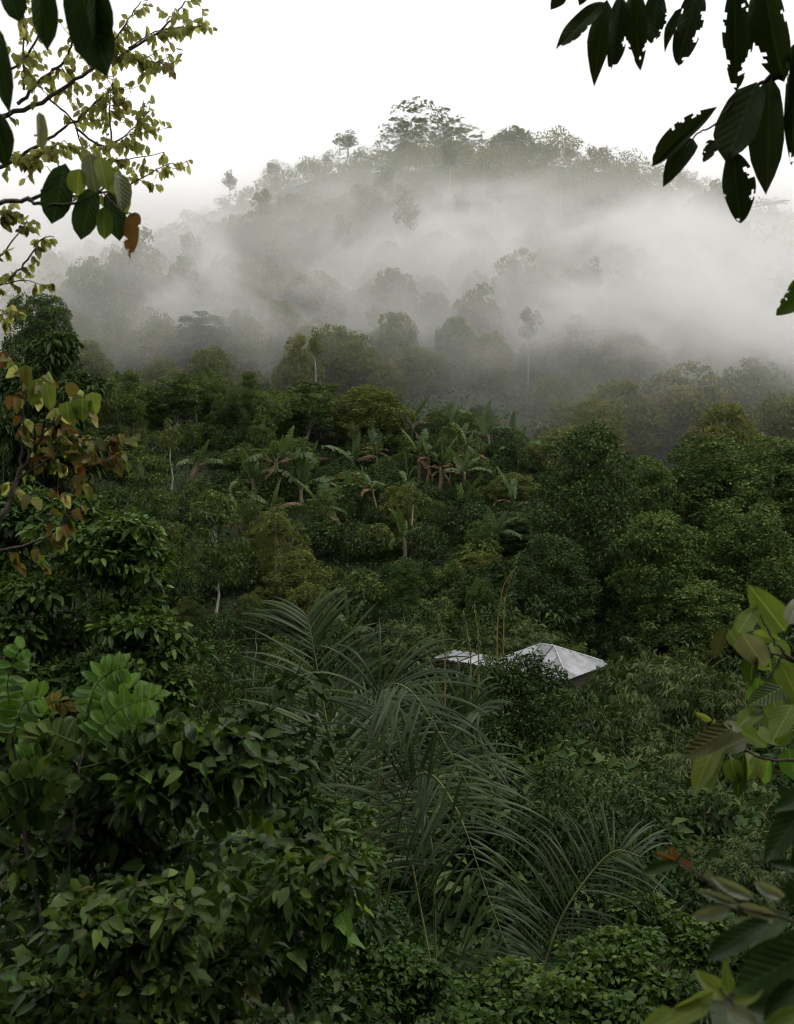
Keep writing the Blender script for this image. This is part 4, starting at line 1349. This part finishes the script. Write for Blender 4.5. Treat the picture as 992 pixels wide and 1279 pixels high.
d = 5.0
rt = thing('feather_leaved_sapling', P(90, 1290, d), 'bright green feather-leaved shoots rising above the large-leaved shrub', 'sapling')
branches(rt, [([(90, 1290, d), (85, 1100, d), (100, 960, d), (108, 900, d)], .012, .005), ([(90, 1290, d), (40, 1100, d), (20, 950, d), (12, 860, d)], .012, .005), ([(108, 900, d), (112, 885, d), (116, 862, d)], .004, .003)], 'twig', 'stem')
for pts, n, l, w, mt, bo in [([(108, 890), (120, 856), (140, 838), (160, 832)], 9, 26, 13, 'fresh', True), ([(106, 900), (130, 875), (160, 862), (205, 880)], 11, 28, 14, 'fresh', True), ([(104, 920), (140, 902), (190, 905)], 9, 32, 15, 'fresh', True),
                             ([(12, 880), (10, 850), (20, 820), (34, 806)], 8, 22, 13, 'fresh', True), ([(14, 900), (0, 870), (-15, 850)], 7, 26, 14, 'fresh', True), ([(16, 920), (30, 880), (55, 870)], 8, 28, 15, 'fresh', True),
                             ([(100, 930), (60, 915), (40, 930)], 7, 28, 15, 'big', True), ([(100, 960), (180, 940), (250, 935), (310, 950)], 10, 42, 19, 'big', True), ([(60, 880), (75, 875), (88, 892)], 6, 14, 8, 'rust', True),
                             ([(100, 950), (150, 925), (230, 910)], 10, 34, 16, 'big', True), ([(20, 960), (50, 940), (95, 955)], 8, 28, 15, 'fresh', True), ([(110, 930), (150, 885), (200, 870)], 9, 26, 14, 'fresh', True),
                             ([(150, 960), (215, 925), (270, 930)], 9, 30, 15, 'bush', True), ([(200, 980), (260, 960), (325, 985)], 9, 30, 15, 'bush', True), ([(-5, 990), (40, 970), (90, 985)], 8, 30, 16, 'bush', True),
                             ([(120, 1000), (170, 975), (235, 990)], 9, 30, 15, 'fresh', True), ([(-10, 1040), (30, 1010), (70, 1020)], 7, 28, 15, 'bush', True), ([(250, 1040), (300, 1010), (350, 1030)], 8, 28, 15, 'bush', True)]:
    spray(rt, pts, d + rng.uniform(-.15, .15), n, l, w, mt, both=bo)

# ---- palms
def frond(root, pts, n, lpx, d, wcm, mat='palm', single=True, base_skip=.15, droop=1.0, fwd=.5, rib=.016, lift=0.0, seed=0, tipf=.45):
    """rib through pixel points (px,py,d); leaflets on both sides, each bending down under its own weight"""
    r = np.random.default_rng(seed)
    p = smooth_path([P(*q) for q in pts], 40)
    o = np.array(root.location)
    V, Q = tube(p - o, np.linspace(rib, rib * .25, 40), 6)
    fr = obj('frond', mesh('frond_rib', V, [Q], M['rachis'], smooth=True), root)
    t = nrm(np.gradient(p, axis=0))
    Vs, Qs, off = [], [], 0
    for k in range(n):
        f = base_skip + (1 - base_skip) * (k + .5) / n
        i = f * 39
        a = np.array([np.interp(i, np.arange(40), p[:, c]) for c in range(3)])
        tt = nrm(np.array([np.interp(i, np.arange(40), t[:, c]) for c in range(3)]))
        hor = nrm(np.cross(tt, UP if abs(tt[2]) < .95 else np.array([0, -1.0, .2])))
        hor = nrm(np.cross(tt, nrm(UP * .5 - nrm(a) * .9)))
        for sg in (-1, 1):
            L = lpx / F * d * (1 - (1 - tipf) * max(0, f - .55) / .45) * (.75 + .25 * min(1, f / .35)) * r.uniform(.78, 1.12)
            m = 8
            s = np.linspace(0, 1, m)
            if r.random() < .06: continue
            dir0 = nrm(hor * sg + tt * (fwd + .5 * f) + UP * lift + r.normal(0, .12, 3))
            g = droop * r.uniform(.65, 1.35)
            dirs = nrm(dir0[None] + (-UP)[None] * (g * s ** 1.3)[:, None] * 1.1)
            path = a + np.concatenate([[np.zeros(3)], np.cumsum(dirs[:-1] * L / (m - 1), 0)])
            wd = wcm * .0078 * .5 * np.clip(np.array([.35, .9, 1, 1, .9, .75, .5, .08]), 0, 1) * r.uniform(.85, 1.15)
            sd_ = nrm(np.cross(dirs, nrm(UP * .7 - nrm(a) * .7)[None]))
            nn = np.cross(sd_, dirs)
            V = np.concatenate([path - sd_ * wd[:, None] - nn * wd[:, None] * .4, path, path + sd_ * wd[:, None] - nn * wd[:, None] * .4]) - o
            j = np.arange(m - 1)
            Q = np.concatenate([np.stack([j, j + m, j + m + 1, j + 1], 1), np.stack([j + m, j + 2 * m, j + 2 * m + 1, j + m + 1], 1)])
            if single:
                obj('leaflet', mesh('leaflet', V, [Q], M[mat], smooth=True), fr)
            else:
                Vs.append(V); Qs.append(Q + off); off += len(V)
    if not single:
        lf = obj('leaflets', mesh('leaflets', np.concatenate(Vs), [np.concatenate(Qs)], M[mat], smooth=True), fr)
        lf['kind'] = 'stuff'
    return fr


d = 13.5
pb = P(470, 1330, d); pb[2] = float(T(pb[0], pb[1])) - .2
rt = thing('feather_palm', pb, 'left feather palm with a tall dark frond and a curtain of drooping fronds', 'palm')
cr = P(470, 1240, d)
V, Q = tube(np.array([[0, 0, 0], (cr - pb) * .5 + [.05, 0, 0], cr - pb]), [.2, .17, .14], 8)
obj('trunk', mesh('palm_trunk', V, [Q], M['dbark'], smooth=True), rt)
frond(rt, [(470, 1240, d), (425, 1000, d - .2), (408, 900, d - .2), (392, 810, d - .1), (384, 768, d)], 38, 128, d, 5.2, fwd=.55, droop=.55, seed=1, lift=.1)
frond(rt, [(470, 1240, d), (475, 1050, d - .5), (470, 900, d - .7), (480, 858, d - 1), (520, 870, d - 1.6), (590, 990, d - 2)], 40, 115, d, 4.8, fwd=.35, droop=.9, seed=2)
frond(rt, [(470, 1240, d), (500, 1020, d - .5), (530, 965, d - .9), (570, 1010, d - 1.4), (610, 1120, d - 1.8), (640, 1200, d - 2)], 40, 120, d, 4.6, fwd=.35, droop=.9, seed=3)
frond(rt, [(470, 1240, d), (440, 1060, d + .3), (440, 960, d + .6), (410, 920, d + 1), (350, 930, d + 1.4)], 30, 110, d, 4.4, single=False, fwd=.4, droop=.9, seed=4)
pb = P(560, 1330, d + .6); pb[2] = float(T(pb[0], pb[1])) - .2
rt = thing('feather_palm', pb, 'middle feather palm whose pale-ribbed frond arches over to the right', 'palm')
cr = P(545, 1240, d + .6)
V, Q = tube(np.array([[0, 0, 0], (cr - pb) * .5, cr - pb]), [.18, .15, .12], 8)
obj('trunk', mesh('palm_trunk', V, [Q], M['dbark'], smooth=True), rt)
frond(rt, [(545, 1240, d + .6), (542, 1050, d), (550, 950, d - .1), (566, 915, d - .3), (584, 892, d - .5), (600, 890, d - .8)], 44, 116, d, 4.4, fwd=.2, droop=1.05, seed=6, lift=.0, tipf=.22)
frond(rt, [(545, 1240, d + .6), (500, 1000, d + .8), (480, 900, d + 1.2), (440, 880, d + 1.6)], 30, 120, d, 3.2, single=False, fwd=.35, droop=.85, seed=8)
d = 11.0
pb = P(660, 1330, d); pb[2] = float(T(pb[0], pb[1])) - .2
rt = thing('feather_palm', pb, 'young palm with one clear pale-ribbed frond arching right above the creepers', 'palm')
V, Q = tube(np.array([[0, 0, 0], P(664, 1280, d) - pb]), [.1, .07], 8)
obj('trunk', mesh('palm_trunk', V, [Q], M['dbark'], smooth=True), rt)
frond(rt, [(664, 1280, d), (676, 1222, d), (700, 1150, d), (735, 1095, d), (768, 1063, d), (800, 1070, d)], 44, 105, d, 2.7, fwd=.25, droop=.7, base_skip=.12, seed=9, lift=.15, tipf=.6, rib=.018)

# ---- lime leaves at the right
d = 3.0
rt = thing('leafy_branch', P(1020, 850, d), 'branch of large lime green leaves reaching in from the right edge before the bamboo', 'branch')
branches(rt, [([(1040, 960, d), (992, 950, d), (955, 948, d), (925, 934, d), (900, 920, d)], .006, .002), ([(1040, 860, d), (992, 825, d), (970, 805, d), (950, 768, d)], .006, .002), ([(1000, 830, d), (960, 815, d), (925, 815, d)], .004, .002),
              ([(980, 812, d), (960, 850, d), (950, 880, d)], .003, .002)], 'dbark')
for b, t, w, mt, kd, ro in [((980, 788), (938, 732), 40, 'lime', 'ovate', .2), ((922, 791), (945, 755), 24, 'lime', 'ovate', -.3), ((910, 788), (932, 817), 17, 'lime', 'ovate', .4), ((926, 790), (957, 838), 34, 'sheen', 'ovate', .3),
                            ((976, 830), (998, 874), 30, 'lime', 'ovate', .1), ((905, 782), (892, 824), 16, 'mixed', 'lance', .4), ((948, 846), (940, 884), 24, 'fresh', 'ovate', -.2), ((978, 858), (934, 882), 26, 'big', 'ovate', .4),
                            ((915, 908), (854, 944), 30, 'mixed', 'ovate', .3), ((900, 918), (862, 993), 28, 'lime', 'ovate', .5), ((932, 922), (898, 937), 25, 'sheen', 'heart', .2), ((912, 948), (922, 980), 25, 'lime', 'ovate', .1),
                            ((944, 944), (951, 973), 20, 'lime', 'ovate', .2), ((868, 889), (891, 903), 8, 'lime', 'lance', .2), ((893, 897), (890, 922), 9, 'lime', 'lance', .1), ((928, 912), (903, 903), 13, 'sheen', 'ovate', .2),
                            ((922, 908), (955, 880), 24, 'lime', 'ovate', -.2), ((955, 888), (977, 917), 27, 'lime', 'ovate', .3), ((968, 928), (990, 912), 20, 'lime', 'ovate', .1), ((985, 780), (1000, 745), 24, 'sheen', 'ovate', .2),
                            ((960, 860), (975, 900), 28, 'lime', 'ovate', .3), ((945, 815), (930, 860), 22, 'big', 'ovate', .4), ((990, 880), (965, 925), 30, 'lime', 'ovate', .2), ((985, 935), (995, 975), 30, 'fresh', 'ovate', .2),
                            ((905, 925), (880, 985), 22, 'big', 'lance', .3), ((965, 800), (985, 830), 22, 'lime', 'ovate', -.2), ((940, 790), (975, 800), 16, 'lime', 'lance', .4), ((930, 940), (918, 1000), 18, 'big', 'lance', .3)]:
    pleaf(rt, b, t, d + rng.uniform(-.12, .12), w, mt, kd, ro, dd=rng.uniform(-.05, .05))
for k in range(16):
    b = (rng.uniform(915, 1000), rng.uniform(760, 950))
    a_ = rng.uniform(.3, 2.6)
    ln = rng.uniform(28, 44)
    pleaf(rt, b, (b[0] + math.cos(a_) * ln, b[1] + math.sin(a_) * ln), d + rng.uniform(.1, .3), rng.uniform(18, 27), ('lime', 'fresh', 'big', 'lime')[k % 4], 'ovate', rng.uniform(-.5, .5), dd=rng.uniform(-.1, .1))
d = 2.0
rt = thing('leafy_branch', P(1030, 1040, d), 'dark green out-of-focus leaves at the right edge below the lime leaves', 'branch')
branches(rt, [([(1060, 1000, d), (1020, 1010, d), (1000, 1020, d)], .004, .002)], 'dbark')
for b, t, w in [((1010, 1000), (955, 1078), 36), ((1025, 1030), (985, 1095), 30), ((1015, 985), (965, 1010), 26), ((1000, 1085), (960, 1075), 14)]:
    pleaf(rt, b, t, d, w, 'darkwet', 'ovate', .2)
# ---- blurred leaves at the bottom right
d = 1.6
rt = thing('leafy_branch', P(1030, 1140, d), 'blurred grey-sheened leaves with a rusty shoot low at the right edge', 'branch')
branches(rt, [([(1040, 1170, d), (975, 1146, d), (920, 1130, d), (870, 1090, d), (846, 1074, d)], .003, .0015)], 'dbark')
for b, t, w, mt in [((913, 1135), (866, 1145), 18, 'sheen'), ((922, 1131), (874, 1112), 11, 'sheen'), ((942, 1121), (891, 1097), 16, 'sheen'), ((972, 1148), (926, 1130), 18, 'sheen'), ((980, 1120), (944, 1104), 16, 'sheen'), ((915, 1148), (950, 1152), 9, 'sheen'),
                    ((905, 1110), (882, 1090), 7, 'sheen'), ((850, 1078), (800, 1088), 14, 'darkwet'), ((848, 1074), (866, 1086), 10, 'brown'), ((846, 1072), (838, 1058), 9, 'brown'), ((845, 1075), (820, 1066), 8, 'brown'), ((868, 1066), (856, 1056), 6, 'sheen'),
                    ((880, 1072), (898, 1060), 12, 'darkwet'), ((960, 1150), (880, 1195), 30, 'darkwet'), ((985, 1140), (930, 1180), 34, 'darkwet'), ((985, 1100), (1010, 1130), 30, 'darkwet')]:
    pleaf(rt, b, t, d + rng.uniform(-.06, .06), w, mt, 'ellip', rng.uniform(-.4, .4))
d = 1.5
rt = thing('leafy_branch', P(1000, 1320, d), 'yellow-green blurred leaves with dark wet leaves at the bottom right corner', 'branch')
branches(rt, [([(1010, 1330, d), (950, 1290, d), (912, 1250, d), (900, 1235, d)], .003, .0015), ([(950, 1290, d), (890, 1285, d), (840, 1300, d)], .002, .001)], 'dbark')
for b, t, w, mt in [((909, 1245), (870, 1213), 25, 'lime'), ((892, 1238), (840, 1263), 16, 'lime'), ((916, 1254), (956, 1230), 19, 'lime'), ((840, 1260), (798, 1284), 16, 'lime'), ((888, 1253), (822, 1284), 25, 'lime'), ((1000, 1262), (952, 1284), 24, 'lime'),
                    ((1005, 1200), (982, 1212), 12, 'lime'), ((908, 1262), (948, 1284), 28, 'sheen'), ((1015, 1185), (915, 1240), 56, 'darkwet'), ((1010, 1170), (925, 1200), 30, 'darkwet'), ((995, 1250), (930, 1262), 26, 'darkwet'), ((1000, 1225), (950, 1275), 30, 'darkwet'),
                    ((912, 1240), (906, 1200), 16, 'lime')]:
    pleaf(rt, b, t, d + rng.uniform(-.05, .05), w, mt, 'ovate', rng.uniform(-.4, .4))

# ------------------------------------------------------------------ mist and haze
def volume_box(name, x0, x1, y0, y1, z0, z1, label):
    V, Q = box(x0, x1, y0, y1, z0, z1)
    o = obj(name, mesh(name, V, [Q], None))
    tag(o, label, 'mist', None, 'stuff')
    return o


fog = volume_box('mist', -150, 190, 108, 420, -6, 105, 'drifting pale mist hanging over the forested hillside')
m, N, Lk = new_mat('drifting_mist')
tc = N.new('ShaderNodeTexCoord')
sp = N.new('ShaderNodeSeparateXYZ'); Lk.new(tc.outputs['Object'], sp.inputs[0])


def mth(op, a, b=None, c=None):
    n_ = N.new('ShaderNodeMath'); n_.operation = op
    for i_, v in enumerate((a, b, c)):
        if v is None: continue
        if isinstance(v, (int, float)): n_.inputs[i_].default_value = v
        else: Lk.new(v, n_.inputs[i_])
    return n_.outputs[0]


def ramp(v, a, b, lo=0.0, hi=1.0):
    n_ = N.new('ShaderNodeMapRange'); n_.interpolation_type = 'SMOOTHSTEP'
    Lk.new(v, n_.inputs['Value'])
    n_.inputs['From Min'].default_value = a; n_.inputs['From Max'].default_value = b
    n_.inputs['To Min'].default_value = lo; n_.inputs['To Max'].default_value = hi
    return n_.outputs[0]


X, Y, Z = sp.outputs
mp = N.new('ShaderNodeMapping'); mp.inputs['Scale'].default_value = (1, .8, 1.3); mp.inputs['Rotation'].default_value = (0, math.radians(24), 0)
Lk.new(tc.outputs['Object'], mp.inputs[0])
nz = N.new('ShaderNodeTexNoise'); nz.inputs['Scale'].default_value = .036; nz.inputs['Detail'].default_value = 5; nz.inputs['Roughness'].default_value = .62
nz.inputs['Distortion'].default_value = .6
Lk.new(mp.outputs[0], nz.inputs['Vector'])
wisp = ramp(nz.outputs['Fac'], .45, .60)
n2 = N.new('ShaderNodeTexNoise'); n2.inputs['Scale'].default_value = .012; n2.inputs['Detail'].default_value = 2
Lk.new(tc.outputs['Object'], n2.inputs['Vector'])
wave = mth('ADD', n2.outputs['Fac'], -.5)
Yw = mth('ADD', mth('MULTIPLY_ADD', wave, 60, Y), ramp(X, -10, 30, -2, 15))
slope = mth('MULTIPLY_ADD', wave, 46, mth('MULTIPLY_ADD', Y, -.19, Z))     # height over the plane of the hillside: the mist hugs the slope
hug = ramp(slope, 2, -13)
env = mth('MULTIPLY', mth('MULTIPLY', hug, ramp(Z, 0, 10)), ramp(Yw, 114, 146))
thin = ramp(Y, 150, 270, 1.0, .22)                       # and thins out up the hill
sides = mth('MAXIMUM', ramp(X, -8, 34, .42, .95), ramp(X, -22, -48, .42, .9))
dens = mth('MULTIPLY', mth('MULTIPLY', env, thin), mth('MULTIPLY', wisp, sides))
even = mth('MULTIPLY', mth('ADD', mth('MULTIPLY', ramp(slope, 12, -12), ramp(Y, 150, 230, 1.0, .4)), mth('MULTIPLY', ramp(slope, 26, 0), ramp(Y, 220, 300, 0, .2))), ramp(Yw, 112, 140))
total = mth('ADD', mth('MULTIPLY', dens, .09), mth('MULTIPLY', even, .009))
pv = N.new('ShaderNodeVolumePrincipled')
pv.inputs['Color'].default_value = (.97, .965, .96, 1)
pv.inputs['Anisotropy'].default_value = .2
Lk.new(total, pv.inputs['Density'])
o_ = N.new('ShaderNodeOutputMaterial'); Lk.new(pv.outputs[0], o_.inputs['Volume'])
fog.data.materials.append(m)

hz = volume_box('haze', -1400, 1400, -60, 1300, -26, 125, 'thin even haze in the valley air')
m, N, Lk = new_mat('valley_haze')
pv = N.new('ShaderNodeVolumePrincipled')
pv.inputs['Color'].default_value = (.95, .96, .97, 1)
pv.inputs['Density'].default_value = .00002
o_ = N.new('ShaderNodeOutputMaterial'); Lk.new(pv.outputs[0], o_.inputs['Volume'])
hz.data.materials.append(m)
